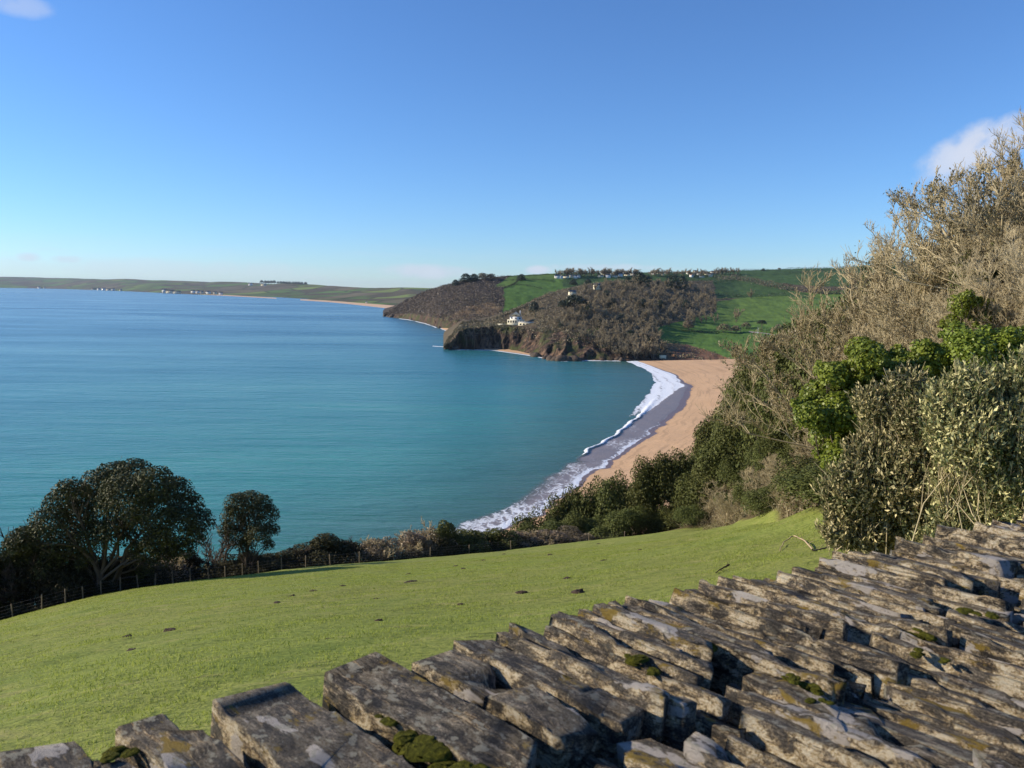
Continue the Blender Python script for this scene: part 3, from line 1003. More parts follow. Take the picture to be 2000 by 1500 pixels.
def cove(name, front, back, zf=0.05, zb=2.6):
    n = 60
    def rs(pts):
        a = np.array([P0(u, v, 0)[:2] for u, v in pts]); s = np.linspace(0, len(a) - 1, n)
        return np.stack([np.interp(s, np.arange(len(a)), a[:, k]) for k in (0, 1)], 1)
    f_, b_ = rs(front), rs(back)
    T = np.linspace(-0.15, 1, 16)[None, :]
    b = f_[:, None] * (1 - T[..., None]) + b_[:, None] * T[..., None]
    z = zf + np.where(T < 0, T * 2, T * zb) * np.ones((n, 1))
    me = mesh_from(name, np.concatenate([b, z[..., None]], -1).reshape(-1, 3), grid_faces(n, 16), M['sand'], True,
                   {'wet': (np.clip(1 - T / 0.12, 0, 1) * np.ones((n, 1))).ravel(), 'along': np.zeros((n * 16, 3))})
    obj(name, me, kind='structure')
    # thin line of foam along the water's edge
    d = unit(b_ - f_)
    b = f_[:, None] + d[:, None] * np.linspace(-5, 0.8, 6)[None, :, None]
    den = np.ones((n, 1)) * np.array([[0, 0.55, 0.8, 0.95, 0.95, 0.8]])
    zz = np.ones((n, 1)) * np.linspace(0.02, 0.22, 6)[None]
    me = mesh_from('surf_edge', np.concatenate([b, zz[..., None]], -1).reshape(-1, 3), grid_faces(n, 6), M['surf'], True,
                   {'foam': den.ravel(), 'edge': 0 * den.ravel(), 'along': np.stack([b[..., 0] * 0.02, b[..., 1] * 0.02, 0 * zz], -1).reshape(-1, 3)})
    obj('surf_edge', me, kind='structure')


cove('cove_sand', [(945, 683.5), (965, 684.5), (990, 688), (1015, 691.5), (1045, 696), (1060, 699)], [(950, 678), (970, 678), (990, 679), (1015, 680), (1045, 684), (1065, 690)])
cove('small_cove_sand', [(1140, 704), (1160, 704.5), (1185, 704.5), (1212, 705)], [(1150, 697), (1165, 696), (1185, 696), (1212, 697)])
cove('stream_sand', [(852, 637), (858, 640), (866, 644), (880, 648.5), (900, 650)], [(858, 634), (866, 637), (874, 641), (888, 645), (902, 647)])


def foam_line(pts, w=5):
    a = np.array([P0(u, v, 0)[:2] for u, v in pts]); n = 60; s = np.linspace(0, len(a) - 1, n)
    c = np.stack([np.interp(s, np.arange(len(a)), a[:, k]) for k in (0, 1)], 1)
    c[:, 1] += (fbm(np.stack([s * 3, 0 * s, 0 * s], 1), 2, 5) - 0.5) * w
    b = c[:, None] + np.array([0, 1.0])[None, None] * np.linspace(-w, w, 7)[None, :, None]
    den = np.ones((n, 1)) * np.array([[0, 0.5, 0.75, 0.85, 0.85, 0.8, 0.8]]) + (fbm(np.stack([s * 2.3, 0 * s, 0 * s], 1), 3, 15)[:, None] - 0.5) * 0.9
    zz = np.ones((n, 1)) * np.linspace(0.02, 0.2, 7)[None]
    me = mesh_from('surf_edge', np.concatenate([b, zz[..., None]], -1).reshape(-1, 3), grid_faces(n, 7), M['surf'], True,
                   {'foam': den.ravel(), 'edge': 0 * den.ravel(), 'along': np.stack([b[..., 0] * 0.02, b[..., 1] * 0.02, 0 * zz], -1).reshape(-1, 3)})
    obj('surf_edge', me, kind='structure')


foam_line([(1060, 699), (1080, 704), (1100, 705.5), (1140, 705)], 4)
foam_line([(845, 676), (870, 678), (890, 683.5), (945, 684)], 3)
foam_line([(780, 622.5), (800, 625), (830, 632), (852, 640)], 8)

# ------------------------------------------------------------------ plant prototypes
def stems(rng, n, h, r, lean=0.35, m=5, jit=0.12):
    p = np.zeros((n, 3)); p[:, :2] = rng.normal(size=(n, 2)) * r * 1.5
    d = unit(np.concatenate([rng.normal(size=(n, 2)) * lean, np.ones((n, 1))], 1))
    L = h * rng.uniform(0.75, 1.1, n)
    out = [p]
    for k in range(m):
        d = unit(d + rng.normal(size=(n, 3)) * jit + np.array([0, 0, 0.05])); p = p + d * (L / m)[:, None]; out.append(p)
    R = (r * rng.uniform(0.6, 1.1, n))[:, None] * np.linspace(1, 0.4, m + 1)[None]
    return np.stack(out, 1), R, L


def bare_meshes(seed, h=7.0, n0=3, r0=0.11, lv=(8, 7, 6, 4), spread=0.75, up=0.25, lean=0.4, rmin=0.009, tw='twig', name='bare'):
    rng = np.random.default_rng(seed)
    a = stems(rng, n0, h * 0.62, r0, lean)
    tr = Tubes(); tr.add(a[0], a[1], 6)
    b = grow(rng, a, lv[0], 0.62, spread, up, 4, 0.16, 0.2, 1.0, 0.55, rmin * 2)
    tr.add(b[0], b[1], 4)
    c = grow(rng, b, lv[1], 0.55, 0.7, up, 3, 0.2, 0.2, 1.0, 0.5, rmin * 1.5)
    cr = Tubes(); cr.add(c[0], c[1], 3)
    d = grow(rng, c, lv[2], 0.55, 0.65, up * 1.2, 3, 0.22, 0.15, 1.0, 0.5, rmin)
    cr.add(d[0], d[1], 3)
    if len(lv) > 3:
        e = grow(rng, d, lv[3], 0.6, 0.6, up * 1.3, 2, 0.2, 0.2, 1.0, 0.6, rmin * 0.8)
        cr.add(e[0], e[1], 3)
    return [('trunk', tr.mesh(name + '_trunk', M['bark' if tw != 'twig' else 'twig'])), ('crown', cr.mesh(name + '_crown', M[tw]))]


def leafy_meshes(seed, blobs, n, size, mat, aspect=0.5, stem_h=1.0, nst=5, r0=0.07, inner='darkleaf', low=-0.3, shell=0.4, jitter=0.8, bark='bark', name='leafy'):
    rng = np.random.default_rng(seed)
    c, d = crown_points(rng, blobs, n, shell, low)
    v, f = leaves(rng, c, d + np.array([0, 0, 0.4]), size, aspect, jitter)
    crown = mesh_from(name + '_crown', v, f, M[mat])
    tr = Tubes()
    blobs = np.asarray(blobs, float)
    # stems reach towards the clump centres
    k = rng.choice(len(blobs), nst * 3)
    tgt = blobs[k, :3] + rng.normal(size=(len(k), 3)) * blobs[k, 3:] * 0.35
    base = np.zeros((len(k), 3)); base[:, :2] = rng.normal(size=(len(k), 2)) * r0 * 2.0
    s = np.linspace(0, 1, 6)[None, :, None]
    mid = base[:, None] * (1 - s) + tgt[:, None] * s
    mid[:, :, :2] = base[:, None, :2] + (tgt - base)[:, None, :2] * (s ** 1.5)
    mid += rng.normal(size=mid.shape) * 0.03 * np.linalg.norm(tgt, axis=1)[:, None, None] * (s * (1 - s) * 4)
    R = r0 * rng.uniform(0.5, 1.1, len(k))[:, None] * np.linspace(1, 0.25, 6)[None]
    tr.add(mid, R, 5)
    g = grow(rng, (mid, R, np.linalg.norm(tgt, axis=1)), 7, 0.35, 0.7, 0.1, 3, 0.2, 0.35, 1.0, 0.5, r0 * 0.12)
    tr.add(g[0], g[1], 3)
    return [('trunk', tr.mesh(name + '_trunk', M[bark])), ('crown', crown)]


def plant(name, label, cat, parts, loc, rz=0.0, sc=1.0, group=None):
    root = obj(name, None, loc=loc, rot=(0, 0, rz), scale=(sc, sc, sc) if np.isscalar(sc) else sc, label=label, cat=cat, group=group)
    for nm, me in parts:
        obj(nm, me, root)
    return root


R_ = random.Random(5)


def bush_blobs(rng, n=7, r=1.0, h=1.0):
    out = []
    for k in range(n):
        a = rng.uniform(0, 6.28); q = rng.uniform(0, 0.75) * r
        rr = rng.uniform(0.38, 0.62)
        out.append([math.cos(a) * q, math.sin(a) * q, rng.uniform(0.3, 0.72) * h * (1.15 - q / r * 0.5), rr * r, rr * r, rr * h * 0.75])
    return out


# unit sized shrubs: about 2.4 m across and 2.2 m high
SHR = {}
for key, mat, sz, n in (('ever', 'evergreen', 0.13, 6500), ('dark', 'darkleaf', 0.12, 6500), ('brown', 'brownleaf', 0.11, 5500)):
    SHR[key] = []
    for k in range(3):
        rng = np.random.default_rng(100 + k + len(key) * 10)
        SHR[key].append(leafy_meshes(200 + k, bush_blobs(rng, 9, 1.3, 2.0), n, sz, mat, 0.55, name=key + '_shrub'))
SHR['twig'] = [bare_meshes(300 + k, 2.6, 6, 0.03, (7, 6, 5), 0.8, 0.3, 0.55, 0.010, 'twig', 'twiggy_shrub') for k in range(3)]
SHR['twigdark'] = []
for k in range(3):
    rng = np.random.default_rng(160 + k)
    a = bare_meshes(320 + k, 2.4, 6, 0.03, (7, 7, 5), 0.8, 0.3, 0.55, 0.012, 'twigdark', 'thorn_shrub')
    b = leafy_meshes(260 + k, bush_blobs(rng, 10, 1.3, 1.9), 5500, 0.11, 'darkleaf', 0.6, name='thorn_shrub')
    SHR['twigdark'].append([a[0], ('twigs', a[1][1]), b[1]])
SHR['tan'] = []
for k in range(2):
    rng = np.random.default_rng(140 + k)
    a = bare_meshes(340 + k, 2.4, 7, 0.03, (7, 6, 5), 0.8, 0.3, 0.6, 0.011, 'twig', 'bramble')
    b = leafy_meshes(240 + k, bush_blobs(rng, 10, 1.3, 1.9), 5000, 0.11, 'tanleaf', 0.6, name='bramble')
    SHR['tan'].append([a[0], ('twigs', a[1][1]), b[1]])
TREE = [bare_meshes(400 + k, 7.5, 4, 0.11, (8, 7, 7, 5), 0.8, 0.2, 0.35, 0.0105, 'twig', 'bare_tree') for k in range(4)]
for k in range(4):
    rng = np.random.default_rng(450 + k)
    a = np.empty(len(TREE[k][1][1].vertices) * 3, dtype=np.float32); TREE[k][1][1].vertices.foreach_get('co', a); a = a.reshape(-1, 3)
    c = a[rng.choice(len(a), 5200)] + rng.normal(size=(5200, 3)) * 0.06
    c = c[c[:, 2] < np.percentile(a[:, 2], 80)]
    v, f = leaves(rng, c, np.tile([0, 0, 0.3], (len(c), 1)), 0.085, 0.6, 1.0)
    TREE[k].append(('lichen_and_buds', mesh_from('lichen', v, f, M['under'])))


def native(parts):
    z = 0.0
    for nm, me in parts:
        a = np.empty(len(me.vertices) * 3, dtype=np.float32); me.vertices.foreach_get('co', a); z = max(z, float(np.percentile(a.reshape(-1, 3)[:, 2], 99.7)))
    return z


def fit(u, y, vtop, native, minh=1.0):
    """ground point in column u at depth y and the height that brings the top to vtop"""
    b = near_at(u, y)
    top = HC - y * ratio(u, vtop)
    return b, max(minh, top - b[2])


# ------------------------------------------------------------------ hedge behind the field fence
def fence_y(u):
    return float(np.interp(u, [a[0] for a in FENCE], [a[2] for a in FENCE]))


HEDGE = [
    # u, behind fence, top v, width px, kind, label
    (-20, 3.5, 1085, 130, 'dark', 'dark low hedge bush at the left picture edge under the big evergreen oak'),
    (55, 3.0, 1090, 120, 'twigdark', 'dark bare thorn bush behind the fence below the left side of the big oak'),
    (20, 6.0, 1080, 120, 'brown', 'brown dry bramble mound left of the big evergreen oak trunk'),
    (115, 4.5, 1092, 110, 'tan', 'reddish tan bare bramble bush just left of the oak trunks'),
    (150, 2.5, 1092, 110, 'dark', 'dark bush behind the fence in front of the oak trunks'),
    (262, 3.0, 1082, 95, 'ever', 'yellow green rounded bush in front of the big oak, behind the fence'),
    (268, 6.5, 1068, 80, 'ever', 'green leafy bush directly under the right half of the big oak crown'),
    (215, 2.5, 1090, 90, 'dark', 'small dark bush left of the yellow green bush behind the fence'),
    (320, 3.0, 1086, 90, 'tan', 'brown twiggy bush right of the yellow green bush behind the fence'),
    (375, 3.5, 1082, 90, 'dark', 'dark shrub between the big oak and the smaller tree'),
    (345, 7.0, 1060, 80, 'twigdark', 'dark bare bush under the right edge of the big oak crown'),
    (432, 3.0, 1096, 80, 'twigdark', 'low dark hedge bush left of the smaller tree trunk'),
    (480, 3.0, 1080, 80, 'dark', 'dark hedge bush at the foot of the smaller evergreen tree'),
    (530, 3.0, 1083, 80, 'dark', 'dark hedge bush just right of the smaller evergreen tree'),
    (585, 3.2, 1071, 75, 'twigdark', 'dark bare bush left of the black domed bush'),
    (640, 3.6, 1048, 110, 'dark', 'dark domed blackthorn bush in the middle of the hedge'),
    (690, 4.0, 1054, 80, 'twigdark', 'dark bare bush on the right shoulder of the domed bush'),
    (737, 3.0, 1043, 78, 'tan', 'pale tan rounded bush behind the fence, left of the gap to the sea'),
    (800, 3.4, 1040, 80, 'tan', 'grey tan bush right of the gap in the hedge'),
    (842, 4.0, 1022, 85, 'tan', 'tall pale tan bush with wind swept top beside the surf'),
    (868, 3.6, 1016, 55, 'ever', 'green tipped bush at the right end of the tall tan bush'),
    (858, 2.6, 1048, 70, 'dark', 'dark green ivy covered bush in front of the tall tan bush'),
    (915, 3.0, 1038, 80, 'ever', 'dark green low bush under the white surf'),
    (965, 3.2, 1034, 80, 'ever', 'green hedge bush below the patch of orange sand'),
    (1015, 2.8, 1040, 70, 'tan', 'brown bush right of the patch of orange sand'),
    (1065, 3.0, 1032, 80, 'tan', 'brown bramble in front of the left end of the tall evergreen bushes'),
    (1120, 3.0, 1033, 70, 'brown', 'low brown bramble at the foot of the tall evergreen bushes'),
    (1180, 3.0, 1028, 70, 'ever', 'low dark green bush in front of the evergreen row near the field corner'),
]
for i, (u, bh, vt, wpx, kind, lab) in enumerate(HEDGE):
    y = fence_y(u) + bh * 1.2
    b, h = fit(u, y, vt, 2.2)
    w = wpx / F * y
    pm = SHR[kind][i % len(SHR[kind])]
    sx = w / 2.6 * 1.25; sz = (h + 0.15) / native(pm)
    b[2] -= 0.15
    o = plant('hedge_bush', lab, 'bush', SHR[kind][i % len(SHR[kind])], b, R_.uniform(0, 6.28), (sx, sx, sz), 'hedge bushes behind the field fence')

# rough undergrowth hiding the soil along the foot of the hedge
n = 60000
t_ = RNG.uniform(-0.35, 1.12, n)
fpu = np.interp(t_, np.linspace(-0.35, 1.12, len(FENCE) + 1), [-260] + [a[0] for a in FENCE])
fxx = np.interp(fpu, [-260] + [a[0] for a in FENCE], [-56.0] + _fx); fyy = np.interp(fxx, [-56.0] + _fx, [43.0] + _fy)
bd = RNG.uniform(0.35, 6.5, n)
xy = np.stack([fxx, fyy], 1) + fnor * bd[:, None]
zz = near_z(xy[:, 0], xy[:, 1]) + RNG.random(n) ** 1.3 * 2.0 * fbm(np.stack([xy[:, 0] * 0.5, xy[:, 1] * 0.5, 0 * xy[:, 0]], 1), 3, 8) * np.clip(bd / 1.5, 0.3, 1.2)
v, f = leaves(RNG, np.stack([xy[:, 0], xy[:, 1], zz], 1), np.tile([0, 0, 0.6], (n, 1)), 0.24, 0.45, 1.0)
obj('undergrowth', mesh_from('hedge_undergrowth', v, f, M['darkleaf']), label='dark tangled undergrowth along the foot of the hedge', kind='stuff')

# --- big evergreen oak and the smaller tree
def px_blobs(base, lst, y, rng, depth=1.0, grow_=1.0):
    out = []
    for (u, v, r) in lst:
        yy = y + rng.uniform(-1, 1) * r / F * y * depth
        c = P(u, v, yy); rr = r / F * y
        rr *= grow_
        out.append([*(c - base), rr, rr * 1.05, rr * 0.92])
    return out


rng = np.random.default_rng(21)
yb = 63.0
base = near_at(205, yb)
bl = px_blobs(base, [(225, 935, 36), (262, 928, 34), (195, 950, 34), (300, 950, 38), (340, 965, 36), (165, 975, 32), (120, 985, 32), (135, 960, 26), (368, 990, 30), (390, 1022, 28),
                     (250, 975, 50), (200, 1000, 46), (150, 1015, 38), (100, 1025, 36), (70, 1050, 32), (45, 1078, 28), (300, 1000, 50), (345, 1030, 42), (270, 1035, 42),
                     (120, 1065, 34), (175, 1055, 36), (85, 1090, 26), (25, 1095, 22), (310, 1060, 30), (220, 1045, 36), (378, 1050, 24), (150, 1090, 22), (60, 1085, 34), (110, 1090, 30), (30, 1070, 26), (330, 1070, 26), (280, 1075, 24), (20, 1100, 26), (65, 1105, 26), (120, 1100, 24), (170, 1095, 22), (320, 1090, 24), (360, 1075, 22), (10, 1120, 26), (90, 1120, 26), (45, 1060, 30)], yb, rng, 1.6, 1.12)
pr = leafy_meshes(31, bl, 62000, 0.22, 'oak', 0.6, nst=7, r0=0.24, low=-0.55, shell=0.55, name='holm_oak')
plant('evergreen_oak', 'big dark broad domed evergreen oak behind the fence at the left', 'tree', pr, base)
yb = 70.5
base = near_at(482, yb)
bl = px_blobs(base, [(462, 985, 24), (490, 980, 24), (512, 985, 20), (525, 1005, 20), (455, 1010, 22), (490, 1015, 28), (530, 1035, 17), (445, 1035, 18), (505, 1045, 24), (470, 1045, 22), (525, 1065, 12), (480, 1065, 18)], yb, rng, 1.2, 1.1)
pr = leafy_meshes(33, bl, 14000, 0.2, 'oak', 0.5, nst=4, r0=0.12, low=-0.7, shell=0.6, name='small_oak')
plant('evergreen_oak', 'smaller upright evergreen tree standing just right of the big oak', 'tree', pr, base)
for (u, y, vt, k, lab) in ((430, 71, 1015, 0, 'small bare dark tree between the two evergreen trees'), (400, 74, 1040, 1, 'leaning bare dark tree under the right edge of the big oak'),
                           (-8, 62, 985, 2, 'leafless dark tree cut by the left picture edge')):
    b, h = fit(u, y, vt, 7)
    pm = bare_meshes(600 + k, 7.0, 3, 0.10, (7, 6, 6), 0.8, 0.2, 0.4, 0.02, 'twigdark', 'dark_bare_tree')
    plant('bare_tree', lab, 'tree', pm, b, k * 1.3, (h / native(pm),) * 3)

# --- tall evergreen bushes beyond the field, in front of the beach
EVB = [(1035, 106, 1000, 75, 'left end bush of the tall evergreen row, lowest and nearest the surf'),
       (1080, 108, 968, 90, 'second evergreen bush from the left end of the row before the beach'),
       (1125, 108, 945, 85, 'rounded evergreen bush left of the highest pair, before the orange beach'),
       (1165, 110, 938, 80, 'evergreen bush in the middle of the row, touching the beach edge'),
       (1205, 106, 928, 85, 'olive green bush just left of the tallest dark bushes'),
       (1245, 104, 893, 80, 'tall pointed dark evergreen bush, left one of the highest pair'),
       (1290, 104, 880, 85, 'tallest dark evergreen bush of the row before the beach'),
       (1330, 103, 893, 80, 'dark evergreen bush where the row meets the twiggy thicket')]
EV = []
for k in range(4):
    rng = np.random.default_rng(150 + k)
    EV.append(leafy_meshes(250 + k, bush_blobs(rng, 14, 2.4, 5.0), 13000, 0.19, 'evergreen', 0.55, nst=4, r0=0.1, name='evergreen_bush'))
EVN = [native(a) for a in EV]; TRN = [native(a) for a in TREE]
for i, (u, y, vt, wpx, lab) in enumerate(EVB):
    b, h = fit(u, y, vt, 5.5); w = wpx / F * y
    plant('evergreen_bush', lab, 'bush', EV[i % 4], b - np.array([0, 0, 0.3]), i * 1.7, (w / 4.9 * 1.2, w / 4.9 * 1.2, (h + 0.3) / EVN[i % 4]), 'tall evergreen bushes before the beach')
# in front of them, low fill down to the field edge
for i in range(9):
    u = 1040 + i * 38 + R_.uniform(-10, 10)
    b, h = fit(u, 101 + R_.uniform(-1, 2), 1010 - i * 3 + R_.uniform(-8, 8), 5.5)
    plant('evergreen_bush', 'lower evergreen bush filling the front of the tall row at the field edge', 'bush', EV[(i + 1) % 4], b - np.array([0, 0, 0.2]), i * 2.1,
          (1.25, 1.25, max(h, 2.2) / EVN[(i + 1) % 4]), 'low evergreen bushes at the field edge')

# --- thicket on the right bank
SIL = [(1345, 905), (1370, 850), (1400, 800), (1430, 735), (1470, 690), (1510, 650), (1560, 615), (1605, 600), (1650, 570), (1700, 530), (1760, 480), (1820, 430), (1880, 390), (1940, 350), (2000, 310), (2100, 260), (2250, 220)]


def sil(u): return float(np.interp(u, [a[0] for a in SIL], [a[1] for a in SIL]))


k = 0
# evergreen shoulder along the left outline
EDGL = ['lowest left edge', 'middle left edge', 'upper left shoulder']
for (u, y) in ((1350, 104), (1375, 106), (1400, 103), (1428, 100), (1462, 96), (1498, 92), (1535, 86), (1570, 80), (1380, 100), (1410, 97), (1445, 93), (1360, 100), (1395, 99), (1605, 76), (1480, 90), (1520, 86), (1550, 82), (1585, 78), (1625, 70), (1640, 66), (1515, 90), (1600, 72), (1665, 62), (1690, 60), (1720, 58), (1570, 70), (1530, 80)):
    if u > 1490: y = float(np.interp(u, [1500, 1600, 1700], [86, 72, 60])) + R_.uniform(-2, 4)
    b, h = fit(u, y, sil(u) + R_.uniform(-10, 4) + (70 if k in (8, 9, 10, 11, 12) else 0), 5)
    h = min(h, 16)
    plant('evergreen_bush', 'dense grey green bush on the %s of the right hand thicket' % EDGL[(u > 1420) + (u > 1530)], 'bush', EV[k % 4], b - np.array([0, 0, 0.4]), k * 1.9,
          (1.45, 1.45, h / EVN[k % 4]), 'grey green bushes on the %s' % EDGL[(u > 1420) + (u > 1530)])
    k += 1
# leafless trees whose tops break the skyline
TOPS = [(1655, 58, 530, 'leafless tree with sparse twigs before the far fields, leftmost on the bank'),
        (1668, 56, 500, 'bare tree with spiky upright twigs, second from the left on the bank skyline'),
        (1715, 54, 475, 'bare pale tree on the bank just left of the tall forked one'),
        (1765, 51, 430, 'bare forked tree on the bank with twigs against plain blue sky'),
        (1815, 48, 388, 'bare pale tree on the bank rising left of the white cloud'),
        (1865, 46, 350, 'bare pale tree with its twigs over the left tip of the cloud'),
        (1915, 44, 315, 'bare pale tree in front of the middle of the white cloud'),
        (1965, 42, 262, 'bare pale tree in front of the right end of the white cloud'),
        (2010, 40, 185, 'tallest bare tree, cut by the right picture edge'),
        (2080, 40, 165, 'bare tree just past the right picture edge')]
for i, (u, y, vt, lab) in enumerate(TOPS):
    b, h = fit(u, y, vt, 7)
    plant('bare_tree', lab, 'tree', TREE[i % 4], b, i * 2.3, (h / TRN[i % 4] * 0.9, h / TRN[i % 4] * 0.9, h / TRN[i % 4]), 'leafless trees on the right bank')
# body of the thicket
ROWL = ['leafless tree just under the skyline row of the right hand bank', 'pale leafless tree in the upper middle of the right hand bank', 'pale tangled leafless tree in the lower middle of the right hand bank',
        'pale leafless tree just above the ivy on the right hand bank']
ROWG = ['bare trees just under the bank skyline', 'bare trees in the upper middle of the bank', 'bare trees in the lower middle of the bank', 'bare trees just above the ivy']
i = 0
for row, (y0, y1, dv, n, kinds) in enumerate([
        ((66, 36), None, 50, 11, 'TREE'),
        ((58, 33), None, 85, 10, 'TREE'),
        ((52, 30), None, 160, 10, 'TREE'),
        ((48, 27), None, 240, 8, 'TREE')]):
    for q in range(n):
        u = 1622 + (q + R_.uniform(-0.3, 0.3)) * (470 / n) + row * 10
        y = np.interp(u, [1600, 2080], y0) + R_.uniform(-2, 2)
        vt = sil(u) + dv + R_.uniform(-20, 20)
        b, h = fit(u, y, vt, 7, 2.5)
        h = min(h, 8.5)
        plant('bare_tree', ROWL[row], 'tree', TREE[i % 4], b, R_.uniform(0, 6.28), (h / TRN[i % 4] * 1.05, h / TRN[i % 4] * 1.05, h / TRN[i % 4]),
              ROWG[row])
        i += 1
# arching grey twigs lower left of the thicket
i = 0
for (u, y, vt) in ((1465, 88, 870), (1490, 86, 830), (1520, 82, 800), (1550, 78, 765), (1580, 72, 735), (1610, 66, 700), (1450, 84, 890), (1470, 80, 850), (1500, 75, 810),
                   (1535, 70, 780), (1570, 64, 745), (1605, 60, 700), (1450, 80, 930), (1485, 74, 900), (1520, 68, 870), (1555, 62, 840), (1590, 57, 800), (1625, 54, 760),
                   (1500, 70, 945), (1540, 62, 925), (1580, 55, 905), (1610, 51, 870), (1650, 50, 700), (1660, 47, 780), (1420, 84, 940), (1460, 77, 960), (1640, 47, 870)):
    b, h = fit(u, y, vt + R_.uniform(-12, 12), 7, 2.2)
    h = min(h, 4.2)
    s = h / TRN[(i * 3 + 1) % 4]
    plant('bare_tree', 'grey arching leafless shrub tree low on the left flank of the thicket', 'tree', TREE[(i * 3 + 1) % 4], b, R_.uniform(0, 6.28), (s * 1.15, s * 1.15, s),
          'arching bare shrubs on the thicket flank')
    i += 1
# dark evergreen fill among them
for i in range(26):
    u = R_.uniform(1430, 2080); y = float(np.interp(u, [1430, 1600, 2080], [92, 68, 40])) + R_.uniform(-4, 3)
    b, h = fit(u, y, sil(u) + R_.uniform(40, 150), 5, 1.5)
    h = min(h, 4.8)
    plant('evergreen_bush', 'olive green bush showing between the bare branches of the right bank', 'bush', EV[i % 4], b - np.array([0, 0, 0.3]), i, (0.95, 0.95, h / EVN[i % 4]),
          'green bushes between the bare branches')

# bushes closing the thicket down to the grass
for i, (u, v, vt) in enumerate(((1350, 1030, 985), (1385, 1024, 975), (1420, 1018, 960), (1455, 1012, 950), (1490, 1006, 945), (1525, 1002, 935), (1560, 998, 925), (1595, 995, 915), (1625, 994, 900),
                                (1400, 1015, 940), (1470, 1005, 925), (1540, 998, 905), (1600, 992, 880))):
    b = march(u, v - 2); b, h = fit(u, b[1] + 1.2, vt, 5, 1.2)
    tw = i % 2 == 1
    if tw:
        kk = i % 4; sc_t = min(h, 7) / TRN[kk]
        plant('bare_tree', 'grey arching leafless shrub tree low on the left flank of the thicket', 'tree', TREE[kk], b, i, (sc_t * 1.5, sc_t * 1.5, sc_t), 'arching bare shrubs on the thicket flank')
    else:
        plant('evergreen_bush', 'olive green bush showing between the bare branches of the right bank', 'bush', EV[i % 4], b - np.array([0, 0, 0.3]), i, (0.9, 0.9, min(h, 6) / EVN[i % 4]), 'green bushes between the bare branches')

# leaf litter, ivy and dead stalks over the bank
n = 110000
uu = RNG.uniform(1330, 2250, n)
yl = np.interp(uu, [1330, 1450, 1600, 1660, 1800, 2250], [100, 80, 53, 43, 24, 22]); yh = np.interp(uu, [1330, 1450, 1600, 1850, 2250], [120, 112, 92, 62, 55])
yy = yl + (yh - yl) * RNG.random(n)
xx = (uu - 1000) / F * yy
zz = near_z(xx, yy) + RNG.random(n) ** 2 * 1.1
v, f = leaves(RNG, np.stack([xx, yy, zz], 1), np.tile([0, -0.2, 0.5], (n, 1)), 0.17, 0.5, 1.0)
obj('undergrowth', mesh_from('bank_undergrowth', v, f, M['under']), label='brown and olive undergrowth of dead stalks covering the right bank', kind='stuff')
st = Tubes(); m_ = 16000
pp = np.stack([xx[:m_], yy[:m_], near_z(xx[:m_], yy[:m_])], 1)
dd = unit(np.concatenate([RNG.normal(size=(m_, 2)) * 0.7, np.ones((m_, 1))], 1)); LL = RNG.uniform(0.5, 1.7, m_)[:, None]
bend = RNG.normal(size=(m_, 3)) * 0.3
st.add(np.stack([pp, pp + dd * LL * 0.5, pp + dd * LL + bend * LL], 1), np.tile([0.014, 0.01, 0.006], (m_, 1)), 3)
obj('dead_stalks', st.mesh('dead_stalks', M['twig']), label='pale dead stalks standing through the undergrowth of the bank', kind='stuff')

# --- ivy masses
def ivy(label, lst, y, n, seed, size=0.10, mat='ivy'):
    rng = np.random.default_rng(seed)
    u0, v0 = lst[0][0], max(a[1] + a[2] for a in lst)
    b = near_at(u0, y)
    sub = [(a + rng.uniform(-8, 8), b_ + rng.uniform(-8, 8), c_ * 0.82) for a, b_, c_ in lst]
    for (uu_, vv_, rr_) in lst:
        for _ in range(7):
            a_ = rng.uniform(0, 6.28); d_ = rr_ * rng.uniform(0.1, 0.95)
            sub.append((uu_ + math.cos(a_) * d_ * 1.1, vv_ + math.sin(a_) * d_, rr_ * rng.uniform(0.15, 0.42)))
    bl = px_blobs(b, sub, y, rng, 2.2)
    pm = leafy_meshes(seed, bl, n, size, mat, 0.8, nst=4, r0=0.05, low=-0.8, shell=0.75, jitter=0.6, name='ivy')
    plant('ivy_bush', label, 'ivy', [('stems', pm[0][1]), ('foliage', pm[1][1])], b)


ivy('bright green ivy mass hanging between the bare trees and the silvery bush',
    [(1640, 800, 55), (1600, 770, 45), (1680, 760, 60), (1720, 730, 50), (1660, 850, 55), (1610, 850, 42), (1640, 900, 45), (1700, 700, 42), (1590, 810, 38), (1690, 690, 34), (1700, 820, 60), (1620, 730, 34), (1660, 950, 36), (1730, 790, 55), (1770, 725, 48), (1810, 695, 42), (1600, 800, 50), (1650, 740, 45)], 22.0, 60000, 61)
ivy('dark green ivy thicket right of the bright ivy, under the bare branches',
    [(1780, 720, 55), (1840, 710, 55), (1900, 690, 50), (1960, 680, 50), (2020, 670, 55), (1750, 760, 60), (1830, 770, 60), (1930, 740, 60), (1870, 660, 30), (1990, 740, 60)], 23.0, 34000, 63, 0.10)
ivy('ivy clad branches high on the right bank near the picture edge', [(1900, 560, 42), (1945, 545, 38), (1880, 520, 30), (1990, 560, 45), (1960, 500, 30), (2030, 530, 45)], 39.0, 9000, 65, 0.12, 'evergreen')
ivy('small ivy patch around a trunk in the middle of the bank', [(1880, 600, 30), (1920, 610, 34), (1860, 630, 22)], 33.0, 6000, 67, 0.12)


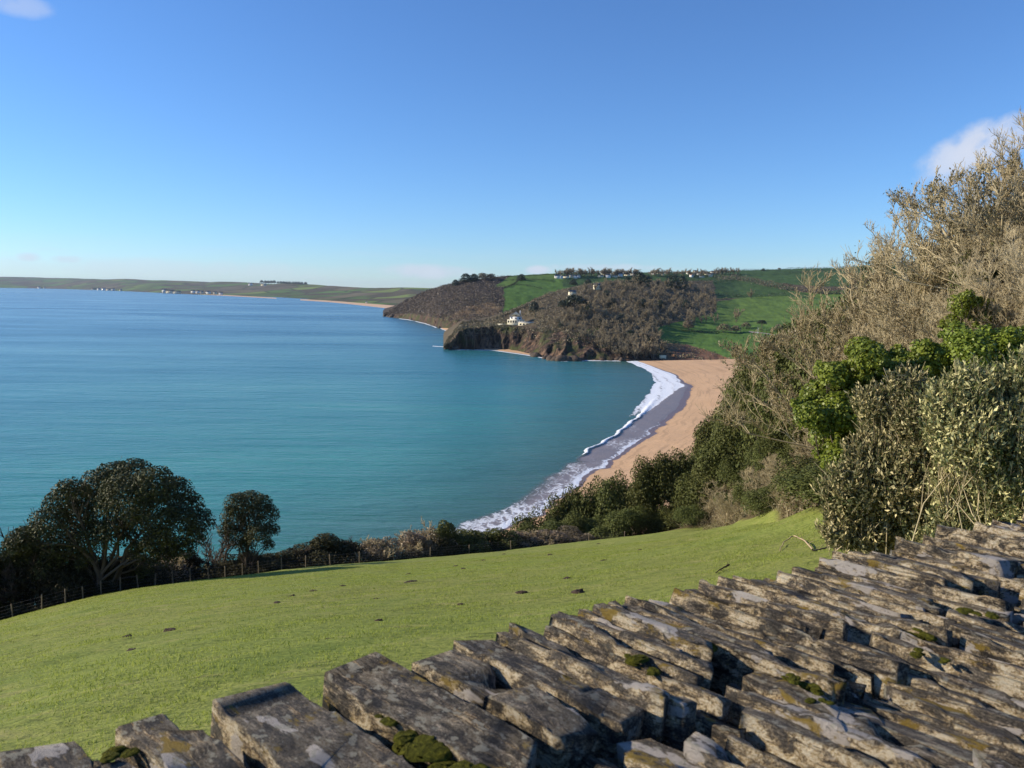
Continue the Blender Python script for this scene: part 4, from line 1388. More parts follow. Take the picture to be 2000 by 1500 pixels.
# --- silvery leaved bush right behind the wall: upright shoots with narrow leaves
def shoot_bush(seed, blobs, nshoot, nl, base):
    rng = np.random.default_rng(seed)
    c, d = crown_points(rng, blobs, nshoot, 0.45, -0.6)
    up = unit(d * 0.45 + np.array([0, 0, 0.9]) + rng.normal(size=c.shape) * 0.22)
    L = rng.uniform(0.28, 0.62, nshoot)[:, None]
    p0 = c - up * L * 0.6
    tb = Tubes()
    pts = np.stack([p0, p0 + up * L * 0.5, p0 + up * L], 1)
    tb.add(pts, np.tile([0.006, 0.005, 0.003], (nshoot, 1)), 3)
    t = np.tile(np.linspace(0.12, 1.0, nl), nshoot)
    idx = np.repeat(np.arange(nshoot), nl)
    ctr = p0[idx] + up[idx] * L[idx] * t[:, None]
    rn = unit(rng.normal(size=ctr.shape)); side = unit(rn - up[idx] * np.sum(rn * up[idx], 1, keepdims=True))
    ld = unit(up[idx] * rng.uniform(0.7, 1.3, (len(idx), 1)) + side * 0.55)
    nrm = unit(side - ld * np.sum(side * ld, 1, keepdims=True)) 
    ctr = ctr + ld * 0.045
    v, f = leaves(rng, ctr, nrm, 0.10, 0.34, 0.35, along=ld)
    tr = Tubes(); bl = np.asarray(blobs, float)
    k = rng.choice(len(bl), 46); tgt = bl[k, :3] * 0.9 + rng.normal(size=(46, 3)) * bl[k, 3:] * 0.45
    b0 = np.zeros((46, 3)); b0[:, :2] = rng.normal(size=(46, 2)) * 0.4; b0[:, 0] += tgt[:, 0] * 0.8
    s = np.linspace(0, 1, 6)[None, :, None]
    mid = b0[:, None] * (1 - s) + tgt[:, None] * s; mid += rng.normal(size=mid.shape) * 0.08 * (s * (1 - s) * 4)
    tr.add(mid, 0.014 * np.linspace(1, 0.25, 6)[None] * np.ones((46, 1)), 5)
    g = grow(rng, (mid, 0.03 * np.ones((46, 6)), np.linalg.norm(tgt, axis=1)), 8, 0.4, 0.6, 0.3, 3, 0.15, 0.3, 1.0, 0.4, 0.006)
    tr.add(g[0], g[1], 3)
    c2, d2 = crown_points(rng, blobs, 42000, 0.75, -0.9)
    v2, f2 = leaves(rng, c2, d2, 0.09, 0.4, 1.0)
    v, f = np.concatenate([v, v2]), np.concatenate([f, f2 + len(v)])
    return [('branches', tr.mesh('olive_branches', M['twig'])), ('shoots', tb.mesh('olive_shoots', M['twig'])), ('foliage', mesh_from('olive_foliage', v, f, M['olive']))]


def olive(label, lst, y, ns, seed, uc):
    rng = np.random.default_rng(seed)
    b = near_at(uc, y)
    bl = px_blobs(b, lst, y, rng, 0.9)
    plant('silvery_bush', label, 'bush', shoot_bush(seed, bl, ns, 13, b), b)


olive('large bush with silvery olive leaves on upright shoots behind the wall, left half',
      [(1660, 960, 52), (1700, 910, 55), (1740, 860, 60), (1690, 1000, 60), (1760, 960, 75), (1790, 820, 50), (1730, 1030, 50), (1800, 900, 70), (1650, 1010, 40), (1810, 1010, 60), (1840, 840, 50), (1640, 1040, 36), (1690, 1050, 45), (1750, 1060, 50), (1700, 790, 34), (1770, 760, 34)], 14.5, 3400, 71, 1750)
olive('large silvery olive leaved bush at the right picture edge behind the wall',
      [(1860, 800, 55), (1900, 760, 45), (1890, 860, 75), (1950, 790, 55), (1970, 850, 80), (2010, 740, 50), (1900, 940, 80), (1990, 940, 85), (2060, 820, 80), (1880, 1010, 55), (1980, 1010, 60), (2080, 920, 90), (1860, 1060, 50), (1930, 1050, 60), (1990, 1070, 60), (2060, 1040, 60), (1820, 1090, 45)], 12.5, 3400, 73, 1950)

# ------------------------------------------------------------------ far vegetation and buildings
FART = [bare_meshes(700 + k, 11, 2, 0.28, (8, 7, 6), 0.65, 0.3, 0.25, 0.07, 'fartwig', 'woodland_tree') for k in range(4)]
for a in FART: pass


def leafball(seed, blobs, n, size, mat, trunk_h, r=0.3, name='far_evergreen'):
    rng = np.random.default_rng(seed)
    c, d = crown_points(rng, blobs, n, 0.45, -0.6)
    v, f = leaves(rng, c, d + np.array([0, 0, 0.3]), size, 0.7, 0.8)
    tb = Tubes()
    tb.add(np.array([[[0, 0, 0], [0.2, 0, trunk_h * 0.5], [0, 0.1, trunk_h]]]), np.array([[r, r * 0.8, r * 0.6]]), 6)
    k = 6; bl = np.asarray(blobs, float)[:k]
    s0 = np.tile([0, 0.05, trunk_h * 0.7], (len(bl), 1))
    tb.add(np.stack([s0, (s0 + bl[:, :3]) / 2 + np.array([0, 0, -0.3]), bl[:, :3]], 1), np.tile([r * 0.5, r * 0.35, r * 0.15], (len(bl), 1)), 4)
    return [('trunk', tb.mesh(name + '_trunk', M['bark'])), ('crown', mesh_from(name + '_crown', v, f, M[mat]))]


FPINE = [leafball(800, [[0, 0, 11, 5, 5, 2.4], [3.5, 0, 9.5, 3, 3, 1.6], [-3.6, 1, 9.6, 3.2, 3, 1.8], [1, -2, 12, 3, 3, 1.6]], 1100, 0.9, 'pinefar', 10, 0.4, 'far_pine'),
         leafball(801, [[0, 0, 7, 4, 4, 4.4], [2, 1, 5, 3, 3, 3], [-2, -1, 5, 3, 3, 3], [0.5, 0, 10, 2.2, 2.2, 2.2]], 1200, 0.85, 'pinefar', 5, 0.4, 'far_evergreen'),
         leafball(802, [[0, 0, 5, 3.4, 3.4, 2.8], [2.4, 1, 4, 2.2, 2.2, 2], [-2.4, -1, 4.2, 2.4, 2.4, 2.2]], 900, 0.7, 'farscrub', 3, 0.3, 'far_round_tree')]


_nh = {}


def native_h(parts):
    k = parts[-1][1].name
    if k not in _nh: _nh[k] = native(parts)
    return _nh[k]


def far_tree(L, u, v, parts, h, nat_, name, label, group=None, smin=1.0, w=1.0):
    p = L.at(u, v, smin); s = h / native_h(parts)
    plant(name, label, 'tree', parts, p - np.array([0, 0, 0.4 + (0.3 * h if parts is FPINE[1] else 0.15 * h if parts is FPINE[2] else 0)]), R_.uniform(0, 6.28), (s * w, s * w, s), group)


# leafless woodland on the near headland: individual trees, largest first
WOOD = [(1085, 640), (1110, 600), (1140, 572), (1200, 556), (1262, 552), (1330, 560), (1390, 572), (1402, 600), (1398, 640), (1350, 628), (1300, 640), (1285, 660), (1292, 700), (1215, 702), (1185, 690), (1150, 672), (1120, 655)]
pts = []
tries = 0
while len(pts) < 250 and tries < 60000:
    tries += 1
    u, v = R_.uniform(1080, 1405), R_.uniform(550, 702)
    if not in_poly(u, v, WOOD): continue
    if all((u - a) ** 2 + ((v - b) * 1.5) ** 2 > 105 for a, b in pts): pts.append((u, v))
for i, (u, v) in enumerate(pts):
    far_tree(LA, u, v, FART[i % 4], R_.uniform(9, 13.5) * (1.25 if v > 670 else 1), 14.0, 'woodland_tree', 'leafless brown woodland tree on the slope of the near headland',
             'bare woodland trees on the near headland', 1.0, R_.uniform(1.0, 1.35))
# row of taller lit trees in front of the wood by the beach end
for u, v, h in ((1222, 700, 19), (1240, 702, 17), (1258, 701, 16), (1276, 702, 15), (1230, 690, 19), (1292, 690, 13)):
    far_tree(LA, u, v, FART[int(u) % 4], h, 14.0, 'woodland_tree', 'taller bare tree at the foot of the wood beside the far end of the beach', 'tall bare trees by the end of the beach', 1.0, 1.0)
# named far trees
for (L, u, v, k, h, lab) in (
        (LA, 1122, 622, 0, 25, 'tall round topped dark pine with bare trunk on the headland right of the cliff house'),
        (LA, 1103, 618, 0, 17, 'smaller dark pine touching the left of the tall round topped pine'),
        (LB, 1085, 588, 1, 22, 'dark evergreen between the green field and the brown wood'),
        (LB, 1072, 590, 1, 15, 'small dark evergreen on the left of the field gap evergreen'),
        (LA, 1043, 608, 1, 16, 'dark evergreen above the cliff house, on its right'),
        (LB, 1148, 556, 1, 16, 'dark evergreen on the ridge left of the village gap'),
        (LB, 1120, 556, 1, 15, 'dark evergreen below the left row of village houses'),
        (LA, 1250, 556, 1, 26, 'large dark evergreen clump on the ridge, left of two'),
        (LA, 1262, 558, 1, 22, 'dark evergreen leaning on the large ridge clump'),
        (LA, 1312, 562, 1, 28, 'large dark evergreen on the ridge, right of two'),
        (LA, 1331, 563, 1, 27, 'dark broad evergreen at the top right corner of the wood'),
        (LA, 1226, 556, 1, 16, 'small dark evergreen on the wood skyline'),
        (LA, 1170, 640, 1, 13, 'dark evergreen above the cliffs in the left part of the bare wood'),
        (LA, 1255, 600, 1, 14, 'dark evergreen in the middle of the bare wood below the ridge clumps'),
        (LA, 1290, 600, 1, 13, 'dark evergreen right of the middle of the bare wood'),
        (LA, 1340, 600, 1, 14, 'dark evergreen near the right end of the bare wood'),
        (LA, 1232, 662, 1, 13, 'dark evergreen low in the wood above the tall lit trees'),
        (LA, 1150, 606, 1, 13, 'dark evergreen just right of the tall round topped pine'),
        (LA, 1265, 675, 1, 14, 'dark evergreen at the wood foot above the beach end'),
        (LA, 1185, 580, 1, 12, 'dark evergreen high in the left of the bare wood'),
        (LA, 1098, 640, 1, 10, 'low dark evergreen on the cliff top below the pines'),
        (LA, 1210, 690, 1, 12, 'dark evergreen at the cliff foot beside the beach end'),

        (LA, 1196, 600, 1, 15, 'dark evergreen standing among the bare trees of the slope'),
        (LA, 1215, 630, 1, 14, 'dark evergreen low in the bare wood'),
        (LB, 910, 551, 1, 24, 'dark evergreen clump on the shoulder of the far headland'),
        (LB, 925, 549, 1, 21, 'second dark tree of the clump on the far headland shoulder'),
        (LB, 944, 547, 2, 17, 'round tree right of the clump on the far headland ridge'),
        (LB, 958, 546, 2, 14, 'low round tree on the ridge left of the fields'),
        (LB, 1018, 547, 1, 17, 'dark tree standing in the hedge between the two upper fields'),
        (LB, 890, 557, 1, 16, 'dark tree on the left slope of the far headland ridge'),
        (LA, 1345, 645, 2, 13, 'tan tree alone at the edge of the lower green field'),
        (LA, 1413, 650, 2, 12, 'pale round tree in the valley, left one of the pair'),
        (LA, 1437, 650, 2, 10, 'pale round tree in the valley, right one of the pair'),
        (LA, 1457, 640, 2, 8, 'small round tree right of the pale pair in the valley'),
        (LA, 1487, 645, 0, 12, 'spreading dark tree beside the lane in the valley'),
        (LA, 1522, 648, 2, 10, 'bushy tree at the right end of the valley lane'),
        (LB, 1490, 529, 1, 9, 'small dark tree on the far right skyline'),
        (LB, 1522, 527, 2, 6, 'low bush tree on the far right skyline')):
    far_tree(L, u, v, FPINE[k], h, 0, 'far_tree', lab, None, 1.0, 1.5 if (k and L is LB and v < 560) else 1.15)
far_tree(LA, 1438, 628, FART[0], 17, 14.0, 'far_tree', 'grey leafless tree in the shadowed field above the pale pair')
far_tree(LA, 1340, 640, FART[1], 16, 14.0, 'far_tree', 'leafless tan tree in front of the right end of the wood')
far_tree(LA, 1348, 640, FART[2], 14, 14.0, 'far_tree', 'short leafless tree beside the tan one at the wood end')
far_tree(LA, 1468, 583, FART[3], 15, 14.0, 'far_tree', 'leafless tree standing in the hedge across the middle field')
for u in range(1398, 1445, 7):
    far_tree(LB, u, 536, FART[u % 4], 17, 14.0, 'far_tree', 'leafless tree in the clump right of the village skyline', 'bare trees right of the village', 1.0, 1.3)
for u in list(range(1090, 1250, 6)) + list(range(1270, 1400, 8)):
    far_tree(LB, u, 539, FART[u % 4], R_.uniform(13, 19), 14.0, 'far_tree', 'small bare tree among the village houses on the skyline', 'bare trees among the village houses', 1.0, 1.6)


# scrub that reads as one mass
def scrub(L, name, label, mat, regions, n, size, hmax, seed, avoid=(), smin=1.6):
    rng = np.random.default_rng(seed)
    j0 = int(np.searchsorted(L.S, smin)); j1 = int(np.searchsorted(L.S, L.m - 3.05))
    i = rng.integers(1, len(L.U) - 2, n * 6); j = rng.integers(j0, j1, n * 6)
    ok = np.zeros(len(i), bool)
    for pg in regions: ok |= in_poly(L.UU[i, j], L.V[i, j], pg)
    for pg in avoid: ok &= ~in_poly(L.UU[i, j], L.V[i, j], pg)
    i, j = i[ok][:n], j[ok][:n]
    fi, fj = rng.random(len(i))[:, None], rng.random(len(i))[:, None]
    V = np.stack([L.X, L.Y, L.Z], -1)
    p = (V[i, j] * (1 - fi) + V[i + 1, j] * fi) * (1 - fj) + (V[i, j + 1] * (1 - fi) + V[i + 1, j + 1] * fi) * fj
    cl = fbm(p * 0.09, 3, seed)
    keep = rng.random(len(p)) < np.clip((cl - 0.28) * 3.2, 0.12, 1)
    p, cl = p[keep], cl[keep]
    p[:, 2] += rng.random(len(p)) * hmax * np.clip((cl - 0.2) * 2.2, 0.2, 1.3)
    v, f = leaves(rng, p, np.tile([0, -0.4, 0.6], (len(p), 1)), size, 0.7, 1.0)
    obj(name, mesh_from(name, v, f, M[mat]), label=label, kind='stuff')


GR_A = [gr[0][1], gr[1][1], gr[2][1], gr[3][1]]
scrub(LA, 'scrub', 'brown and olive scrub covering the slope of the near headland', 'farscrub', [[(860, 600), (1000, 600), (1130, 540), (1420, 530), (1420, 720), (860, 700)]], 42000, 1.15, 2.6, 901, GR_A + [[(985, 614), (1040, 621), (1046, 642), (985, 642)]])
scrub(LA, 'bracken', 'rusty bracken bank between the beach and the lower green field', 'farbrown', [gr[5][1], [(1290, 660), (1320, 670), (1320, 712), (1290, 705)]], 9000, 0.8, 1.4, 902, (), 1.0)
scrub(LB, 'scrub', 'dark leafless scrub on the far headland slope', 'farbrown', [[(748, 600), (800, 560), (880, 540), (1000, 530), (1000, 600), (985, 650), (748, 650)]], 42000, 1.5, 3.2, 903, [gb[0][1], gb[1][1]], 1.9)
scrub(LB, 'scrub', 'olive scrub in the fold between the two headlands', 'farscrub', [[(860, 590), (985, 570), (990, 640), (860, 640)], [(1020, 600), (1110, 570), (1140, 640), (1000, 640)]], 16000, 1.4, 2.6, 904, [gb[0][1], gb[1][1]], 1.6)


def hedgerow(L, pts, label, mat='pinefar', h=2.4, w=1.4, dens=2.2, size=0.9):
    rng = np.random.default_rng(int(pts[0][0] * 7))
    P_ = []
    for (u0, v0), (u1, v1) in zip(pts[:-1], pts[1:]):
        for s in np.linspace(0, 1, max(2, int(abs(u1 - u0) / 4))): P_.append(L.at(u0 + (u1 - u0) * s, v0 + (v1 - v0) * s))
    P_ = np.array(P_); 
    for _ in range(2): P_[1:-1] = (P_[1:-1] + P_[:-2] + P_[2:]) / 3
    seg = np.linalg.norm(np.diff(P_, axis=0), axis=1); tot = seg.sum(); n = int(tot * dens * 4)
    s = rng.random(n) * (len(P_) - 1); i = s.astype(int); f_ = (s - i)[:, None]
    c = P_[i] * (1 - f_) + P_[np.minimum(i + 1, len(P_) - 1)] * f_
    lump = fbm(c * 0.12, 2, 5)
    c = c + rng.normal(size=c.shape) * np.array([w, w, 0]) * 0.5
    c[:, 2] += rng.random(n) * h * (0.6 + lump)
    v, f = leaves(rng, c, np.tile([0, 0, 0.4], (n, 1)), size, 0.7, 1.0)
    obj('hedgerow', mesh_from('hedgerow', v, f, M[mat]), label=label, cat='hedge')


hedgerow(LB, [(1000, 549), (1030, 547), (1060, 547), (1085, 551)], 'dark curved hedge across the upper green field of the far headland', h=3)
hedgerow(LB, [(1000, 556), (1030, 558), (1060, 565)], 'thin dark hedge below the curved hedge in the green field')
hedgerow(LB, [(985, 563), (1002, 557), (1012, 549), (1018, 541)], 'dark hedge climbing the left side of the green fields')
hedgerow(LB, [(945, 547), (1000, 540), (1060, 537), (1110, 535)], 'hedge along the skyline of the far headland fields', h=2)
hedgerow(LA, [(1400, 577), (1440, 580), (1480, 580), (1535, 577)], 'dark straight hedge across the middle green field', h=4)
hedgerow(LA, [(1400, 545), (1445, 547), (1480, 555), (1530, 566), (1600, 574), (1680, 574)], 'broad brown leafless hedge dropping across the right hand fields', 'farbrown', 8, 8, 4, 1.4)
hedgerow(LB, [(1440, 527), (1520, 528), (1545, 524), (1640, 521), (1750, 518)], 'hedge on the skyline of the right hand hill', h=3)
hedgerow(LB, [(1540, 534), (1600, 529), (1700, 527)], 'dark hedge just under the right hand skyline', h=3)
hedgerow(LA, [(1440, 642), (1480, 645), (1530, 648)], 'dark hedge behind the valley lane', h=3.5, w=3)
hedgerow(LA, [(1330, 645), (1370, 650), (1410, 650)], 'low dark hedge below the tan valley trees', h=1.6, w=2)
hedgerow(LA, [(1345, 551), (1380, 552), (1430, 551)], 'dark hedge under the right hand village houses', h=5, w=3)

# lane with two posts in the valley
a = [LA.at(u, v) for u, v in ((1462, 648), (1490, 651), (1520, 655), (1540, 656))]
a = np.array(a); a[:, 2] += 0.35
V_ = np.concatenate([a + np.array([0, -2.2, 0]), a + np.array([0, 2.2, 0.1]), a + np.array([0, -2.2, -2.5])])
n4 = len(a); fcs = [[i, i + 1, i + 1 + n4, i + n4] for i in range(n4 - 1)] + [[i + 2 * n4, i + 1 + 2 * n4, i + 1, i] for i in range(n4 - 1)]
obj('lane', mesh_from('lane', V_, np.array(fcs), M['tarmac']), kind='structure')
for u, v, lab in ((1480, 651, 'thin pale pole beside the valley lane, left of two'), (1521, 655, 'thin pale pole beside the valley lane, right of two')):
    p = LA.at(u, v); tb = Tubes()
    tb.add(np.array([[[0, 0, 0], [0, 0, 3], [0, 0, 6.5]]]), np.array([[0.2, 0.18, 0.15]]), 6)
    tb.add(np.array([[[-0.8, 0, 6.1], [0, 0, 6.1], [0.8, 0, 6.1]]]), np.array([[0.07, 0.07, 0.07]]), 4)
    obj('utility_pole', tb.mesh('utility_pole', M['white_render']), loc=p, label=lab, cat='pole')


# ------------------------------------------------------------------ buildings
def box_v(x0, x1, y0, y1, z0, z1):
    v = np.array([[x, y, z] for z in (z0, z1) for x, y in ((x0, y0), (x1, y0), (x1, y1), (x0, y1))])
    f = np.array([[0, 3, 2, 1], [4, 5, 6, 7], [0, 1, 5, 4], [1, 2, 6, 5], [2, 3, 7, 6], [3, 0, 4, 7]])
    return v, f


def boxes(name, lst, mat):
    V, Fc, n = [], [], 0
    for b in lst:
        v, f = box_v(*b); V.append(v); Fc.append(f + n); n += 8
    return mesh_from(name, np.concatenate(V), np.concatenate(Fc), mat)


def gable(name, x0, x1, y0, y1, z, h, mat, along='x', th=0.25, ov=0.4):
    x0 -= ov; x1 += ov; y0 -= ov; y1 += ov
    if along == 'x':
        ym = (y0 + y1) / 2
        pr = [(y0, z), (ym, z + h), (y1, z), (y1, z + th), (ym, z + h + th), (y0, z + th)]
        V = [[x, a, b] for x in (x0, x1) for a, b in pr]
    else:
        xm = (x0 + x1) / 2
        pr = [(x0, z), (xm, z + h), (x1, z), (x1, z + th), (xm, z + h + th), (x0, z + th)]
        V = [[a, y, b] for y in (y0, y1) for a, b in pr]
    F4 = [[i, (i + 1) % 6, (i + 1) % 6 + 6, i + 6] for i in range(6)] + [[0, 1, 4, 5], [1, 2, 3, 4], [6, 7, 10, 11], [7, 8, 9, 10]]
    return mesh_from(name, np.array(V), np.array(F4), mat)


def gable_wall(name, x0, x1, y0, y1, z0, z1, h, mat, along='x'):
    v, f = box_v(x0, x1, y0, y1, z0, z1)
    v = list(map(list, v)); tri = []
    if along == 'x':
        ym = (y0 + y1) / 2; v += [[x0, ym, z1 + h], [x1, ym, z1 + h]]; tri = [[4, 7, 8], [5, 9, 6]]
    else:
        xm = (x0 + x1) / 2; v += [[xm, y0, z1 + h], [xm, y1, z1 + h]]; tri = [[4, 8, 5], [7, 6, 9]]
    return mesh_from(name, np.array(v), [f, np.array(tri)], mat)


def make_house(w, d, hh, rh, wall, roof, along, nw=3):
    return [('wall', gable_wall('house_wall', -w / 2, w / 2, -d / 2, d / 2, -3, hh, rh, M[wall], along)),
            ('roof', gable('house_roof', -w / 2, w / 2, -d / 2, d / 2, hh, rh, M[roof], along))], \
        [(-w / 2 + (k + 0.5) * w / nw, hh * q) for k in range(nw) for q in ((0.28, 0.72) if hh > 4.4 else (0.5,))], d


HP = [make_house(11, 8, 5.2, 2.6, 'white_render', 'slate_roof', 'x'), make_house(8, 10, 5.0, 3.0, 'white_render', 'brown_roof', 'y', 2),
      make_house(15, 8, 3.2, 2.2, 'cream_render', 'brown_roof', 'x', 4), make_house(10, 8, 5.0, 2.4, 'cream_render', 'slate_roof', 'x')]
winme = boxes('window', [(-0.6, 0.6, -0.06, 0.04, -0.65, 0.65)], M['window_dark'])


def house(k, loc, rz, s, name, label, group=None, windows=True):
    parts, wins, d = HP[k]
    r = plant(name, label, 'house', parts, loc, rz, s, group)
    if windows:
        wall = [c for c in r.children if c.name.startswith('wall')][0]
        for x, z in wins: obj('window', winme, wall, loc=(x, -d / 2 - 0.03, z))
    return r


VIL = [(1088, 538), (1096, 539), (1104, 538), (1113, 537), (1123, 538), (1131, 537), (1172, 536), (1180, 533), (1187, 537), (1193, 533), (1200, 536), (1206, 531), (1212, 535), (1218, 530),
       (1224, 534), (1230, 529), (1236, 533), (1243, 529), (1203, 529), (1189, 530), (1176, 530), (1276, 531), (1285, 530), (1293, 533), (1300, 530), (1345, 530), (1352, 533), (1358, 529), (1365, 532),
       (1372, 529), (1380, 531), (1387, 535), (1393, 530), (1350, 536), (1370, 537), (1402, 529)]
for i, (u, v) in enumerate(VIL):
    q = LB.at(u, v + 5)
    lab = 'small pale village house on the headland skyline among other pale houses'
    if (u, v) == (1387, 535): lab = 'whitest village house on the skyline, at the right end above the dark hedge'
    house(i % 4, q + np.array([0, 0, 0.5]), math.radians(R_.uniform(-35, 35)), R_.uniform(0.7, 0.95), 'village_house', lab, 'pale houses of the village on the skyline')
for (u, v, lab) in ((1118, 580, 'tiny cream house among the bare trees left of the tall pine'), (1166, 566, 'tiny pink house high among the bare trees of the wood')):
    q = LA.at(u, v); house(3, q + np.array([0, 0, 2.0]), 0.2, 0.8, 'village_house', lab)
# far coast
for i, (u, v, k, s, lab) in enumerate((
        (76, 565.5, 0, 1.7, 'lone pale house on the distant shore at the far left'), (88, 565.5, 3, 1.3, 'second pale house on the distant shore at the far left'),
        (184, 567, 2, 2.2, 'white building at the left end of the distant village'), (193, 567.5, 0, 1.8, 'white building second in the distant village'), (202, 567.8, 1, 2.0, 'white house in the middle of the distant village'),
        (212, 568, 2, 1.8, 'low pale building near the right end of the distant village'), (222, 568.5, 0, 1.6, 'pale house at the right end of the distant village'), (236, 569.5, 3, 1.4, 'small pale house right of the distant village'),
        (322, 571.5, 1, 2.4, 'gabled building at the left end of the white seafront block'), (333, 572.3, 2, 2.4, 'long white seafront building on the distant shore'), (345, 573.2, 2, 2.1, 'white block at the right end of the seafront building'),
        (378, 572.5, 0, 1.5, 'pale house left of the distant seaside village'), (386, 573, 1, 1.5, 'pale house second in the distant seaside village'), (395, 573.5, 3, 1.4, 'cream house in the distant seaside village'),
        (408, 574, 0, 1.4, 'grey roofed house in the distant seaside village'), (420, 575, 3, 1.3, 'cream house right of the distant seaside village'), (432, 576, 0, 1.2, 'last small house right of the distant seaside village'),
        (489, 558, 0, 1.8, 'white farmhouse high on the distant green hill, left of two'), (515, 558, 2, 1.8, 'white farm building high on the distant green hill, right of two'), (716, 593, 0, 1.0, 'small pale building at the back of the distant beach'))):
    q = LC.at(u, v, 1.0); house(k, q + np.array([0, 0, 4.0]), R_.uniform(-0.3, 0.3), s * (1.7 if u < 700 else 0.6), 'coastal_house', lab)
# distant skyline trees
for u in range(512, 600, 6):
    q = LC.at(u, np.interp(u, [512, 600], [553.5, 556.5])); s = 3.2 if u < 540 else 2.4
    plant('distant_tree', 'dark tree of the clump on the distant hill skyline', 'tree', FPINE[1], q - np.array([0, 0, 2]), u, (s * 1.6, s * 1.6, s), 'dark trees on the distant hill')

# --- the cliff house
g0 = LA.at(1010, 631)
yc = g0[1]
def wx(u, v): return P(u, v, yc)
root_loc = P(1010, 633, yc) - np.array([0, 6, 0])
def rel(u, v):
    p = P(u, v, yc) - root_loc
    return p[0], p[2]
hr = obj('cliff_house', None, loc=root_loc, label='white gabled house with long cream terraces on the edge of the cliff', cat='house')
x0, zt = rel(996, 618); x1, _ = rel(1019, 618); _, zb = rel(1000, 640); _, zr = rel(1008, 608.5)
wl = obj('wall', gable_wall('cliff_wall', x0, x1, 0, 9, zb - 2, zt, zr - zt, M['white_render'], 'y'), hr)
rf = obj('roof', gable('cliff_roof', x0, x1, 0, 9, zt, zr - zt, M['slate_roof'], 'y', 0.3, 0.7), hr)
obj('chimney', boxes('chimney', [(x1 - 2.2, x1 - 1.2, 5, 6, zt, zr + 1.2)], M['white_render']), rf)
fm_ = boxes('window_frame', [(-0.95, 0.95, -0.05, 0.05, -0.85, 0.85)], M['white_render'])
wn = boxes('window', [(-0.8, 0.8, -0.08, 0.02, -0.7, 0.7)], M['window_dark'])
for k in range(3):
    for zq in (-1.7,):
        o = obj('window', wn, wl, loc=(x0 + (k + 0.5) * (x1 - x0) / 3, -0.02, zt + zq))
obj('window', wn, wl, loc=((x0 + x1) / 2, -0.02, zt + 1.2), scale=(0.8, 1, 0.8))
# lower storey, set forward, with an arcade of dark openings
xa, za = rel(991, 623.5); xb, _ = rel(1024, 623.5); _, zb2 = rel(1000, 634)
obj('lower_storey', boxes('lower_storey', [(xa, xb, -5, 0, zb2 - 4, za)], M['cream_render']), hr)
for k in range(7):
    obj('opening', boxes('opening', [(-0.75, 0.75, -0.08, 0.05, -1.1, 1.1)], M['window_dark']), hr, loc=(xa + (k + 0.5) * (xb - xa) / 7, -5.0, za - 2.0))
xc, zc = rel(1012, 629); xd, zd = rel(1047, 629)
obj('terrace_wing', boxes('terrace_wing', [(xc, xd, -9, -1, zb2 - 5, zc)], M['cream_render']), hr)
obj('parapet', boxes('parapet', [(xc - 0.3, xd + 0.3, -9.3, -8.8, zc, zc + 0.9), (xd - 0.2, xd + 0.3, -8.8, -1, zc, zc + 0.9)], M['white_render']), hr)
for k in range(5):
    obj('opening', boxes('opening2', [(-0.9, 0.9, -0.08, 0.05, -0.8, 0.8)], M['window_dark']), hr, loc=(xc + (k + 0.7) * (xd - xc) / 5.5, -9.0, zc - 1.7))
xe, ze = rel(972, 631.5)
obj('garden_wall', boxes('garden_wall', [(xe, xa, -3, -2.4, ze - 4, ze)], M['cream_render']), hr)

# rocks at the foot of the cliffs
rockm, t = new_mat('sea_rock')
p = pos(t); nr = t.noise(p, 0.35, 5, 0.7)
finish(t, t.ramp(nr, [(0.3, (0.02, 0.018, 0.015)), (0.7, (0.13, 0.09, 0.06))]), 0.8, 0.3, t.bump(nr, 0.8, 0.8))


def rock_mesh(seed):
    rng = np.random.default_rng(seed)
    n, m = 12, 9
    th = np.linspace(0, 2 * math.pi, n, endpoint=False); ph = np.linspace(0.05, math.pi - 0.05, m)
    T_, Q_ = np.meshgrid(th, ph, indexing='ij')
    d = np.stack([np.cos(T_) * np.sin(Q_), np.sin(T_) * np.sin(Q_), np.cos(Q_)], -1)
    r = 0.65 + 0.7 * fbm(d * 1.8 + seed, 3, seed)
    v = (d * r[..., None]).reshape(-1, 3)
    i = np.arange(n)[:, None] * m + np.arange(m - 1)[None]; j = ((np.arange(n) + 1) % n)[:, None] * m + np.arange(m - 1)[None]
    return mesh_from('rock', v, np.stack([i, i + 1, j + 1, j], -1).reshape(-1, 4), rockm)


RK = [rock_mesh(k) for k in range(4)]
for i, (u, v, s) in enumerate(((872, 681, 2.2), (878, 681, 3.5), (884, 682, 4.5), (870, 682.5, 1.5), (890, 683, 4), (1040, 694, 3), (1047, 697, 4), (1066, 701, 3), (1075, 703.5, 4), (1085, 704.5, 4), (1098, 705, 5),
                               (1110, 705, 4), (1122, 705, 5), (1133, 704.5, 3), (752, 618, 5), (758, 618.6, 4), (766, 619.8, 6), (805, 625, 4), (858, 641, 3), (1207, 704, 3), (1215, 705, 3), (1297, 705, 2.5))):
    p = P0(u, v)
    o = obj('rock', RK[i % 4], loc=p + np.array([0, 1, 0.2]), rot=(0, 0, i), scale=(s * 1.3, s, s * 0.9), label='dark sea rock at the foot of the headland cliffs', cat='rock', group='rocks at the foot of the cliffs')
# boat shed at the beach end
p = P0(1296, 702, 1.0)
obj('beach_hut', boxes('beach_hut', [(-2.8, 2.8, -1.5, 1.5, -1, 2.1), (-3.0, 3.0, -1.7, 1.7, 2.1, 2.35)], M['cream_render']), loc=p + np.array([0, 4, 1.0]), label='small pale low hut where the beach meets the wood', cat='hut')

